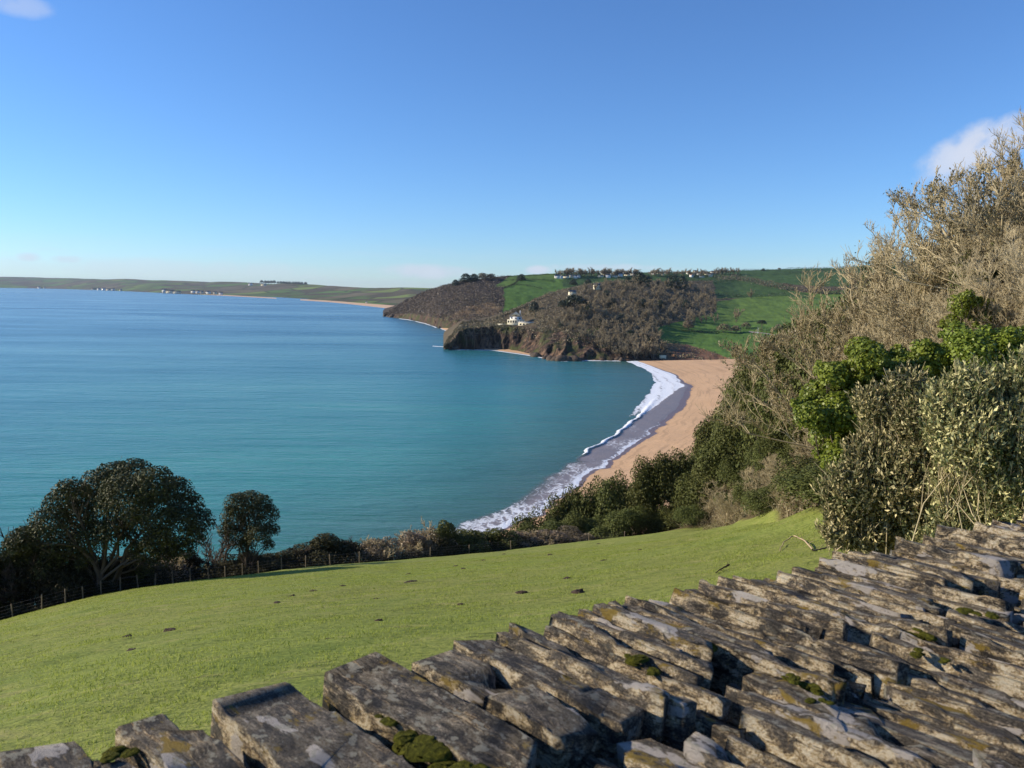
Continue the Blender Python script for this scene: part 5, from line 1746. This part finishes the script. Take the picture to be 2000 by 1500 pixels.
# ------------------------------------------------------------------ field fence
fence = obj('wire_fence', None, loc=near_at(600, fence_y(600)), label='wire fence on weathered wooden posts along the bottom of the field', cat='fence')
floc = np.array(fence.location)
pme = []
for k in range(3):
    rng = np.random.default_rng(k); tb = Tubes()
    z = np.linspace(-0.3, 1.15, 6); q = np.stack([rng.normal(size=6) * 0.006, rng.normal(size=6) * 0.006, z], 1)
    tb.add(q[None], np.full((1, 6), 0.05), 7)
    v = np.concatenate(tb.v); f = np.concatenate(tb.f); n = len(v)
    v = np.concatenate([v, [[0, 0, 1.19]]]); cap = np.array([[n - 7 + i, n - 7 + (i + 1) % 7, n] for i in range(7)])
    pme.append(mesh_from('fence_post', v, [f, cap], M['post_wood']))
tops = []
for i, u in enumerate([-60, -18, 25, 82, 128, 162, 198, 235, 270, 303, 338, 372, 408, 440, 474, 505, 550, 597, 645, 702, 769, 840, 916, 998, 1075, 1150, 1220]):
    b = near_at(u, fence_y(u)); tops.append(b)
    obj('post', pme[i % 3], fence, loc=b - floc, rot=(R_.uniform(-0.05, 0.05), R_.uniform(-0.06, 0.06), i), scale=(1, 1, R_.uniform(0.93, 1.08)))
tops = np.array(tops) - floc
for z in (0.25, 0.5, 0.75, 1.05):
    tb = Tubes(); tb.add((tops + np.array([0, 0, z]))[None], np.full((1, len(tops)), 0.004), 3)
    obj('wire', tb.mesh('wire', M['wire_metal']), fence)

# ------------------------------------------------------------------ things lying in the field
def mound(seed):
    rng = np.random.default_rng(seed); n, m = 14, 6
    a = np.linspace(0, 2 * math.pi, n, endpoint=False); r = np.linspace(0.02, 1, m)
    A, Rr = np.meshgrid(a, r, indexing='ij')
    v = np.stack([np.cos(A) * Rr, np.sin(A) * Rr, np.cos(Rr * math.pi / 2) * 0.42 - 0.05], -1)
    v += (fbm(v * 3.5, 3, seed)[..., None] - 0.5) * np.array([0.7, 0.7, 0.6])
    i = np.arange(n)[:, None] * m + np.arange(m - 1)[None]; j = ((np.arange(n) + 1) % n)[:, None] * m + np.arange(m - 1)[None]
    return mesh_from('molehill', v.reshape(-1, 3), np.stack([i, j, j + 1, i + 1], -1).reshape(-1, 4), M['soil'], True)


MD = [mound(k) for k in range(3)]
def field_at(u, v): return march(u, v)
for i, (u, v, s) in enumerate(((570, 1166, .26), (541, 1178, .2), (612, 1155, .26), (670, 1145, .24), (735, 1171, .24), (803, 1139, .45), (798, 1122, .26), (890, 1107, .3), (905, 1111, .2), (945, 1095, .3), (985, 1083, .35),
                               (1019, 1158, .26), (1130, 1156, .28), (1108, 1131, .25), (1075, 1084, .3), (1170, 1063, .35), (1035, 1209, .12), (900, 1180, .14), (740, 1212, .15), (245, 1245, .22), (258, 1270, .16),
                               (332, 1232, .25), (50, 1358, .12), (640, 1250, .13), (1180, 1096, .25), (1250, 1075, .26))):
    p = field_at(u, v)
    obj('molehill', MD[i % 3], loc=p - np.array([0, 0, 0.01]), rot=(0, 0, i), scale=(s * 0.75, s * 0.75, s * 0.6), label='small dark earth molehill in the green field', cat='molehill', group='molehills scattered over the field')


def branch(pts, rad, label, side=6, mat='dead_wood', seed=3):
    w = np.array([field_at(u, v + 4) + np.array([0, 0, (dz)]) for u, v, dz in pts])
    b = w[0].copy(); rng = np.random.default_rng(seed)
    s = np.linspace(0, len(w) - 1, len(w) * 4); i = np.minimum(s.astype(int), len(w) - 2); f = (s - i)[:, None]
    q = (w[i] * (1 - f) + w[i + 1] * f) - b + rng.normal(size=(len(s), 3)) * 0.008
    R = rad * np.linspace(0.5, 1.1, len(s))[None]
    tr = Tubes(); tr.add(q[None], R, 6)
    g = grow(rng, (q[None], R, np.array([np.linalg.norm(q[-1])])), side, 0.28, 0.7, 0.15, 4, 0.2, 0.1, 0.95, 0.4, 0.006)
    tr2 = Tubes(); tr2.add(g[0], g[1], 4)
    r = obj('fallen_branch', None, loc=b, label=label, cat='branch')
    obj('limb', tr.mesh('limb', M[mat]), r); obj('side_twigs', tr2.mesh('side_twigs', M[mat]), r)


branch([(1522, 1074, 0.02), (1530, 1064, 0.18), (1550, 1057, 0.28), (1570, 1062, 0.2), (1588, 1073, 0.05)], 0.028, 'pale curved dead branch lying on the grass in front of the silvery bush', 5)
branch([(1588, 1074, 0.03), (1610, 1070, 0.05), (1636, 1064, 0.09), (1662, 1057, 0.15)], 0.035, 'brown fallen branch on the grass at the foot of the silvery bush', 8, 'bark', 5)
branch([(1398, 1116, 0.02), (1412, 1110, 0.08), (1424, 1107, 0.12)], 0.025, 'short dark stick on the grass above the wall stones', 4, 'soil', 7)

# grass: short blades standing over the near part of the field
n = 230000
yy = 3.5 + 62 * RNG.random(n) ** 0.8
uu = RNG.uniform(-80, 1720, n)
xx = (uu - 1000) / F * yy
pts_ = np.stack([xx, yy, near_z(xx, yy)], 1)
rg2 = fbm(np.stack([(xx * ca + yy * sa) * 0.35, (-xx * sa + yy * ca) * 1.5, 0 * xx], -1), 3, 11) - 0.5
pts_[:, 2] += rg2 * 0.16 * np.clip((yy - 2) / 10, 0, 1)
cl = fbm(np.stack([xx * 0.9, yy * 0.9, 0 * xx], -1), 3, 77)
keep = RNG.random(n) < np.clip((cl - 0.3) * 3, 0.15, 1)
pts_ = pts_[keep]; n = len(pts_)
h = RNG.uniform(0.02, 0.05, n)[:, None] * (0.7 + cl[keep][:, None])
lean = RNG.normal(size=(n, 3)) * 0.45; lean[:, 2] = 1
sidev = unit(np.cross(lean, RNG.normal(size=(n, 3)))) * 0.006 * (1 + pts_[:, 1:2] / 18)
v = np.stack([pts_ - sidev - [0, 0, 0.01], pts_ + sidev - [0, 0, 0.01], pts_ + lean * h], 1).reshape(-1, 3)
obj('grass', mesh_from('grass', v, np.arange(3 * n).reshape(n, 3), M['grassblade']), label='short cropped pasture grass on the slope', kind='stuff')

# ------------------------------------------------------------------ the dry stone wall in front
m, t = new_mat('slate_stone')
lp = attr(t, 'lp')
oi = t.n('ShaderNodeObjectInfo')
off = t.n('ShaderNodeVectorMath', operation='ADD'); t.set(off, '0', lp)
sc1 = t.n('ShaderNodeVectorMath', operation='SCALE'); t.set(sc1, '0', oi.outputs['Location']); sc1.inputs['Scale'].default_value = 13.7
t.set(off, '1', sc1.outputs[0])
q = off.outputs[0]
rnd = oi.outputs['Random']
grain = t.noise(t.mapping(q, (24, 70, 70)), 1.0, 8, 0.75, 0.8)
blot = t.noise(t.mapping(q, (22, 38, 38)), 1.0, 7, 0.72, 0.4)
fine = t.noise(t.mapping(q, (240, 330, 330)), 1.0, 6, 0.8)
spk = t.noise(t.mapping(q, (90, 120, 120)), 1.0, 4, 0.65)
lam = t.noise(t.mapping(q, (9, 40, 190), loc=(5, 0, 0)), 1.0, 5, 0.7, 0.5)
gm = t.math('ADD', t.math('MULTIPLY', grain, 0.45), t.math('ADD', t.math('MULTIPLY', fine, 0.25), t.math('MULTIPLY', lam, 0.3)))
base = t.ramp(gm, [(0.45, (0.010, 0.009, 0.008)), (0.495, (0.045, 0.041, 0.036)), (0.53, (0.12, 0.108, 0.09)), (0.56, (0.29, 0.255, 0.20)), (0.595, (0.66, 0.59, 0.48))])
base = t.mix(t.math('MULTIPLY', rnd, 0.5), base, t.mix(t.ramp(fine, [(0.35, 0), (0.65, 1)]), (0.035, 0.034, 0.033), (0.27, 0.255, 0.235)))
side = attr(t, 'side', 'Fac')
och_sunlit = t.ramp(t.math('ADD', t.math('MULTIPLY', blot, 0.5), t.math('MULTIPLY', fine, 0.5)), [(0.43, (0.035, 0.025, 0.016)), (0.475, (0.30, 0.20, 0.10)), (0.515, (0.68, 0.52, 0.28)), (0.57, (0.90, 0.80, 0.60))])

# ochre flecks along the laminations of the top as well
base = t.mix(t.ramp(t.noise(t.mapping(q, (7, 60, 60), loc=(3, 1, 2)), 1.0, 5, 0.7), [(0.58, 0), (0.66, 0.75)]), base, och_sunlit)
base = t.mix(1.0, base, (1.08, 1.0, 0.89), 'MULTIPLY')
base = t.mix(t.math('MULTIPLY', side, t.math('MULTIPLY', t.ramp(blot, [(0.45, 0.0), (0.55, 1.0)]), t.ramp(lam, [(0.36, 0.25), (0.46, 1.0)]))), base, och_sunlit)  # ochre stain on the sides, brightened to cream to paint in their sunlit look
nside = t.math('SUBTRACT', 1.0, t.math('MULTIPLY', side, 0.85))
# white crustose lichen
lw = t.noise(t.mapping(q, (7, 15, 15), loc=(7, 7, 0)), 1.0, 5, 0.55, 0.2)
lwm = t.math('MULTIPLY', t.ramp(t.math('ADD', lw, t.math('MULTIPLY', rnd, 0.05)), [(0.632, 0), (0.647, 1)]), t.ramp(spk, [(0.34, 0.2), (0.46, 1)]))
base = t.mix(lwm, base, t.mix(fine, (0.42, 0.38, 0.33), (0.74, 0.67, 0.60)))
# pale grey green lichen spots
lg = t.noise(t.mapping(q, (44, 54, 54), loc=(2, 9, 4)), 1.0, 4, 0.6, 0.2)
base = t.mix(t.math('MULTIPLY', nside, t.ramp(lg, [(0.58, 0), (0.61, 0.85)])), base, t.mix(fine, (0.26, 0.25, 0.19), (0.58, 0.55, 0.43)))
# yellow lichen
ly = t.noise(t.mapping(q, (11, 20, 20), loc=(1, 4, 8)), 1.0, 6, 0.7, 0.3)
base = t.mix(t.ramp(ly, [(0.59, 0), (0.64, 0.9)]), base, t.mix(fine, (0.18, 0.12, 0.02), (0.45, 0.31, 0.05)))
hgt = t.math('ADD', t.math('MULTIPLY', gm, 1.6), t.math('ADD', t.math('MULTIPLY', fine, 0.5), t.math('MULTIPLY', lwm, 0.15)))
finish(t, base, t.mix(blot, (0.7,) * 3, (0.92,) * 3), 0.3, t.bump(hgt, 1.0, 0.012))
M['stone'] = m

m, t = new_mat('wall_soil'); p = pos(t)
a1 = t.noise(p, 60, 6, 0.75); a2 = t.noise(p, 14, 4, 0.6)
c = t.ramp(a1, [(0.3, (0.012, 0.010, 0.007)), (0.5, (0.05, 0.038, 0.024)), (0.66, (0.20, 0.15, 0.09)), (0.8, (0.42, 0.36, 0.27))])
c = t.mix(t.ramp(a2, [(0.55, 0), (0.66, 0.8)]), c, t.mix(a1, (0.03, 0.04, 0.006), (0.14, 0.15, 0.02)))
finish(t, c, 0.95, 0.15, t.bump(a1, 1.0, 0.02)); M['wallsoil'] = m
m, t = new_mat('moss'); p = pos(t)
a1 = t.noise(p, 160, 5, 0.75)
finish(t, t.ramp(a1, [(0.3, (0.02, 0.022, 0.004)), (0.55, (0.10, 0.10, 0.012)), (0.75, (0.24, 0.23, 0.03))]), 0.95, 0.1, t.bump(a1, 1.0, 0.01)); M['moss'] = m

ZW = HC - 0.60
ew = az_dir(62.5); es = az_dir(134.0)
wall = obj('stone_wall', None, loc=tuple(P0(1300, 1150, ZW)), label='dry stone wall with slanting slate coping stones across the foreground', cat='wall')
wl0 = np.array(wall.location)


def stone_mesh(seed, L, w, h, roll, skewfar=0.0, skewnear=0.0, pitch=0.0):
    """slab lying along local +X (far end at 0), width along +Y; top edge raised on the sunny side"""
    rng = np.random.default_rng(seed)
    na, nr = max(10, int(L / 0.012)), 28
    s = np.linspace(0, 1, na)
    th = np.linspace(0, 2 * math.pi, nr, endpoint=False) + 0.13
    e = 0.035
    cb = np.sign(np.cos(th)) * np.abs(np.cos(th)) ** e * 0.5
    cc = np.sign(np.sin(th)) * np.abs(np.sin(th)) ** e * 0.5
    # outline of the slab varies along its length
    wl_ = 1 - 0.06 * np.abs(2 * s - 1) ** 3 + np.round((fbm(np.stack([s * L * 14, 0 * s + seed, 0 * s], 1), 3, seed, 0.6) - 0.5) * 6) / 6 * 0.20
    taper = rng.uniform(-0.25, 0.15)
    wl_ = wl_ * (1 + taper * (s - 0.3))
    cx = (fbm(np.stack([s * 3, 0 * s + seed, 0 * s + 5], 1), 2, seed + 3) - 0.5) * 0.14 * w
    hl = 1 + (fbm(np.stack([s * 3.5, 0 * s + seed, 0 * s + 9], 1), 3, seed + 5) - 0.5) * 0.08
    Y_ = cb[None] * w * wl_[:, None] + cx[:, None]
    Z_ = cc[None] * h * hl[:, None] - h / 2
    Xo = (cb[None] * skewfar * (1 - s[:, None]) + cb[None] * skewnear * s[:, None]) * w
    X_ = s[:, None] * L + Xo + (fbm(np.stack([0 * Y_ + seed, Y_ * 30, Z_ * 30], -1), 3, seed + 8) - 0.5) * 0.03 * np.where((s < 0.05) | (s > 0.95), 1, 0.2)[:, None]
    v = np.stack([X_, Y_, Z_], -1)
    lpc = v.copy()
    d = (fbm(v * np.array([14, 34, 34]) + seed * 3.1, 5, seed + 11, 0.72) - 0.5)
    chip = np.clip(fbm(v * np.array([14, 30, 30]) + seed * 1.7, 2, seed + 13) - 0.62, 0, 1)
    nrm = np.stack([0 * v[..., 0], cb[None] * 2 + 0 * v[..., 0], cc[None] * 2 + 0 * v[..., 0]], -1)
    v = v + unit(nrm) * (d * 0.008 - chip * 0.13)[..., None] * min(1, w / 0.06)
    sidem = np.clip((np.abs(cb) * 2 - 0.8) * 6, 0, 1)[None]
    lamn = np.round(fbm(np.stack([v[..., 0] * 4, 0 * v[..., 0] + seed, v[..., 2] * 60], -1), 2, seed + 40) * 5) / 5 - 0.5
    v[..., 1] += lamn * 0.014 * sidem * np.sign(cb)[None] * min(1, w / 0.04)
    # layered steps on the top: slate splits in thin sheets
    step = np.floor(fbm(np.stack([v[..., 0] * 5, v[..., 1] * 16, 0 * v[..., 0] + seed], -1), 3, seed + 21) * 6) / 6 - 0.5
    topm = np.clip((cc * 2 - 0.6) * 2.5, 0, 1)[None]
    v[..., 2] += step * 0.030 * topm
    side = np.clip((np.abs(cb) * 2 - 0.80) / 0.12, 0, 1)[None] * np.clip((1.02 - cc * 2) / 0.1, 0, 1)[None] * np.ones((na, 1))
    endw = np.clip((0.035 - s) / 0.035, 0, 1) + 0 * s
    side = np.maximum(side, (endw * 0.8)[:, None] * (cc[None] < 0.42))
    cr, sr = math.cos(roll), math.sin(roll)
    y2 = v[..., 1] * cr - v[..., 2] * sr; z2 = v[..., 1] * sr + v[..., 2] * cr
    v[..., 1], v[..., 2] = y2, z2 + math.tan(pitch) * v[..., 0]
    V = v.reshape(-1, 3)
    i = np.arange(na - 1)[:, None] * nr + np.arange(nr)[None]; j = np.arange(na - 1)[:, None] * nr + (np.arange(nr)[None] + 1) % nr
    Q = np.stack([i, j, j + nr, i + nr], -1).reshape(-1, 4)
    c0 = v[0].mean(0) + np.array([-0.006, 0, 0]); c1 = v[-1].mean(0) + np.array([0.006, 0, 0])
    V = np.concatenate([V, [c0, c1]]); n = na * nr
    k = np.arange(nr); cap0 = np.stack([(k + 1) % nr, k, np.full(nr, n)], 1); b = (na - 1) * nr
    cap1 = np.stack([b + k, b + (k + 1) % nr, np.full(nr, n + 1)], 1)
    lpf = np.concatenate([lpc.reshape(-1, 3), [lpc[0].mean(0), lpc[-1].mean(0)]]); sd_ = np.concatenate([side.ravel(), [0.5, 0.3]])
    me = mesh_from('stone', V, [Q, np.concatenate([cap0, cap1])], M['stone'], False, {'lp': lpf, 'side': sd_})
    return me


def put_stone(seed, far_mid, L, w, h, roll, dz=0.0, az=134.0, skf=0.0, skn=0.0, pitch=0.0, label=None):
    me = stone_mesh(seed, L, w, h, roll, skf, skn, pitch)
    # local X along es; local +Y = right hand side seen from the camera is -Y
    o = obj('stone', me, wall, loc=far_mid + np.array([0, 0, dz]) - wl0, rot=(0, 0, math.atan2(math.cos(math.radians(az)), math.sin(math.radians(az)))))
    if label: o['label'] = label
    return o


ST = [  # far left corner px, far right corner px, near end px of the left edge (or length)
    ((-130, 1500), (-20, 1468), 0.34), ((-10, 1475), (150, 1440), 0.30), ((165, 1470), (232, 1450), 0.30),
    ((236, 1420), (322, 1380), 0.20), ((325, 1425), (405, 1418), 0.30), ((412, 1364), (572, 1324), 0.42),
    ((635, 1316), (728, 1274), (1040, 1490)), ((797, 1288), (880, 1263), (1100, 1440)), ((888, 1250), (952, 1234), (1190, 1400)),
    ((967, 1228), (1032, 1212), (1410, 1420)), ((1055, 1208), (1100, 1202), (1420, 1345)), ((1103, 1195), (1182, 1182), (1360, 1290)),
    ((1187, 1175), (1254, 1162), (1560, 1350)), ((1264, 1160), (1330, 1148), (1670, 1320)), ((1327, 1134), (1394, 1122), (1555, 1235)),
    ((1395, 1122), (1512, 1114), (1760, 1260)), ((1514, 1121), (1546, 1113), (1800, 1235)), ((1538, 1103), (1586, 1095), (1790, 1205)),
    ((1583, 1087), (1634, 1078), (1938, 1195)), ((1634, 1077), (1717, 1063), (1900, 1150)), ((1717, 1054), (1820, 1041), (1980, 1120)),
    ((1820, 1037), (1863, 1028), (2040, 1090)), ((1863, 1021), (1962, 1013), (2100, 1070)), ((1964, 1006), (2030, 997), (2180, 1060)),
    ((2032, 992), (2100, 984), 0.4), ((2102, 978), (2180, 968), 0.45), ((2182, 962), (2260, 950), 0.4), ((2262, 944), (2350, 932), 0.45)]
rs = np.random.default_rng(77)
row1 = []
en = np.array([-es[1], es[0], 0.0])     # left of the slab direction
o_w = P0(1264, 1160, ZW)
nwal = np.array([ew[1], -ew[0], 0.0])   # across the wall, towards the camera side
for i, (a, b, c) in enumerate(ST):
    pa, pb = P0(*a, ZW), P0(*b, ZW)
    L = c if isinstance(c, float) else float((P0(*c, ZW) - pa) @ es)
    L = max(0.16, min(L, 0.66))
    mid = (pa + pb) / 2
    w = abs(float((pb - pa) @ np.array([es[1], -es[0], 0]))) * 1.06
    sk = float((pb - pa) @ es) / max(w, 1e-3)
    hh = rs.uniform(0.10, 0.14)
    rl = rs.uniform(0.08, 0.2) if i > 7 else rs.uniform(0.02, 0.08)
    # local +Y points left of the travel direction es when seen from above: towards the right of the picture
    if i >= 9 and w > 0.035:
        k2 = 2 if w < 0.065 else 3 if w < 0.10 else 4
        for kk in range(k2):
            fr = (kk + 0.5) / k2
            m2 = pa * (1 - fr) + pb * fr + es * rs.uniform(-0.012, 0.02)
            put_stone(1200 + i * 4 + kk, m2, L * rs.uniform(0.75, 1.08), w / k2 * 0.96, hh, -rs.uniform(0.08, 0.36), dz=rs.uniform(-0.022, 0.006), skf=rs.uniform(-0.5, 0.5), skn=rs.uniform(-0.8, 0.8), pitch=rs.uniform(-0.03, 0.01))
    else: put_stone(1000 + i, mid, L, w, hh, -rl if i not in (5,) else -0.05, dz=rs.uniform(-0.002, 0.006), skf=sk * (1 if True else 0), skn=rs.uniform(-0.8, 0.8), pitch=rs.uniform(-0.03, 0.01))
    s_ = float((mid - o_w) @ ew); row1.append((s_, w, L))

# rows of stones behind the first, towards the camera side
def basis_sq(p):
    d = p - o_w; A = np.array([[ew[0], es[0]], [ew[1], es[1]]]); return np.linalg.solve(A, d[:2])
ends = []
for i, (a, b, c) in enumerate(ST):
    pa, pb = P0(*a, ZW), P0(*b, ZW); mid = (pa + pb) / 2
    L = row1[i][2]; s0, q0 = basis_sq(mid); ends.append((s0, q0 + L))
es_s = np.array([e[0] for e in ends]); es_q = np.array([e[1] for e in ends])
QW = 0.90
seed = 2000
s_ = -1.05
row2 = []
while s_ < 2.6:
    w = rs.uniform(0.018, 0.040) if rs.random() < 0.85 else rs.uniform(0.045, 0.07)
    sc_ = s_ + w / 2
    q0 = float(np.interp(sc_, es_s, es_q)) + rs.uniform(0.005, 0.05)
    while q0 < QW - 0.06:
        L = rs.uniform(0.18, 0.42)
        if q0 + L > QW - 0.1: L = QW - q0 + rs.uniform(-0.02, 0.03)
        L = max(0.1, L)
        p = o_w + ew * sc_ + es * q0
        put_stone(seed, p, L, w * 0.93, rs.uniform(0.08, 0.12), -rs.uniform(0.05, 0.38), dz=rs.uniform(-0.045, 0.0), az=134 + rs.uniform(-3.5, 3.5), skf=rs.uniform(-0.9, 0.9), skn=rs.uniform(-0.9, 0.9), pitch=rs.uniform(-0.06, 0.03))
        seed += 1
        q0 += L + rs.uniform(0.0, 0.05)
    s_ += w * 0.955 + (rs.uniform(0.0, 0.008))
# core of the wall: rubble and soil
ns_, nq_ = 330, 110
sv = np.linspace(-1.4, 3.2, ns_); qv = np.linspace(-0.01, QW + 0.02, nq_)
S_, Q_ = np.meshgrid(sv, qv, indexing='ij')
base_far = np.interp(S_, es_s, [e[1] - r[2] for e, r in zip(ends, row1)])
Q2 = base_far + 0.035 + (QW - base_far) * (Q_ / QW)
pc = o_w[None, None] + ew * S_[..., None] + es * Q2[..., None]
zc_ = ZW - 0.085 + (fbm(np.stack([S_ * 22, Q_ * 22, 0 * S_], -1), 4, 71) - 0.5) * 0.085
top = np.stack([pc[..., 0], pc[..., 1], zc_], -1)
me = mesh_from('wall_core', (top - wl0).reshape(-1, 3), grid_faces(ns_, nq_), M['wallsoil'], True)
obj('soil_fill', me, wall)
c4 = [o_w + ew * s0 + es * q0 for s0, q0 in ((-1.4, 0.06), (3.2, 0.06), (3.2, QW), (-1.4, QW))]
vv = np.array([[c[0], c[1], z] for z in (HC - 3.6, ZW - 0.11) for c in c4]) - wl0
ff = np.array([[0, 1, 2, 3], [4, 7, 6, 5], [0, 4, 5, 1], [1, 5, 6, 2], [2, 6, 7, 3], [3, 7, 4, 0]])
obj('wall_body', mesh_from('wall_body', vv, ff, M['wallsoil']), wall)


def cushion(seed):
    rng = np.random.default_rng(seed); n, m = 22, 9
    a = np.linspace(0, 2 * math.pi, n, endpoint=False); r = np.linspace(0.02, 1, m)
    A, Rr = np.meshgrid(a, r, indexing='ij')
    v = np.stack([np.cos(A) * Rr, np.sin(A) * Rr, np.sqrt(np.maximum(0, 1 - Rr ** 2)) * 0.45 - 0.1], -1)
    v += (fbm(v * 4.5 + seed, 4, seed, 0.65)[..., None] - 0.5) * 0.5
    i = np.arange(n)[:, None] * m + np.arange(m - 1)[None]; j = ((np.arange(n) + 1) % n)[:, None] * m + np.arange(m - 1)[None]
    return v.reshape(-1, 3), np.stack([i, j, j + 1, i + 1], -1).reshape(-1, 4)


CUSH = [mesh_from('moss', *cushion(k), M['moss'], True) for k in range(3)]
for i, (u, v, s) in enumerate(((1352, 1248, 0.028), (1255, 1298, 0.024), (885, 1482, 0.05), (1585, 1340, 0.018), (240, 1492, 0.03), (1905, 1195, 0.024), (1610, 1365, 0.012), (1785, 1235, 0.02),
                               (1815, 1280, 0.02), (775, 1420, 0.025), (1005, 1378, 0.010), (1540, 1320, 0.012))):
    for kk in range(6):
        p = P0(u, v, ZW - 0.006) + es * rs.uniform(-1.6, 1.6) * s + ew * rs.normal() * s * 0.35
        sk_ = s * rs.uniform(0.25, 0.75)
        obj('moss', CUSH[(i + kk) % 3], wall, loc=p - wl0 + np.array([0, 0, rs.uniform(-0.008, 0.004)]), rot=(0, 0, rs.uniform(0, 6.28)), scale=(sk_ * 1.1, sk_ * 0.8, sk_ * 0.6))

# ------------------------------------------------------------------ air
def haze_box(x0, x1, y0, y1, z0, z1, dens):
    v, f = box_v(x0, x1, y0, y1, z0, z1)
    m = bpy.data.materials.new('haze'); m.use_nodes = True
    nt = m.node_tree; nt.nodes.clear()
    o = nt.nodes.new('ShaderNodeOutputMaterial'); pv = nt.nodes.new('ShaderNodeVolumePrincipled')
    pv.inputs['Color'].default_value = (0.62, 0.76, 0.95, 1); pv.inputs['Density'].default_value = dens
    nt.links.new(pv.outputs[0], o.inputs['Volume'])
    ob = obj('haze', mesh_from('haze', v, f, m), label='thin pale blue air between the camera and the far coast', kind='stuff')
    return ob


if HAZE > 0:
    haze_box(-21000, 21000, -200, 21000, -8, 230, HAZE)
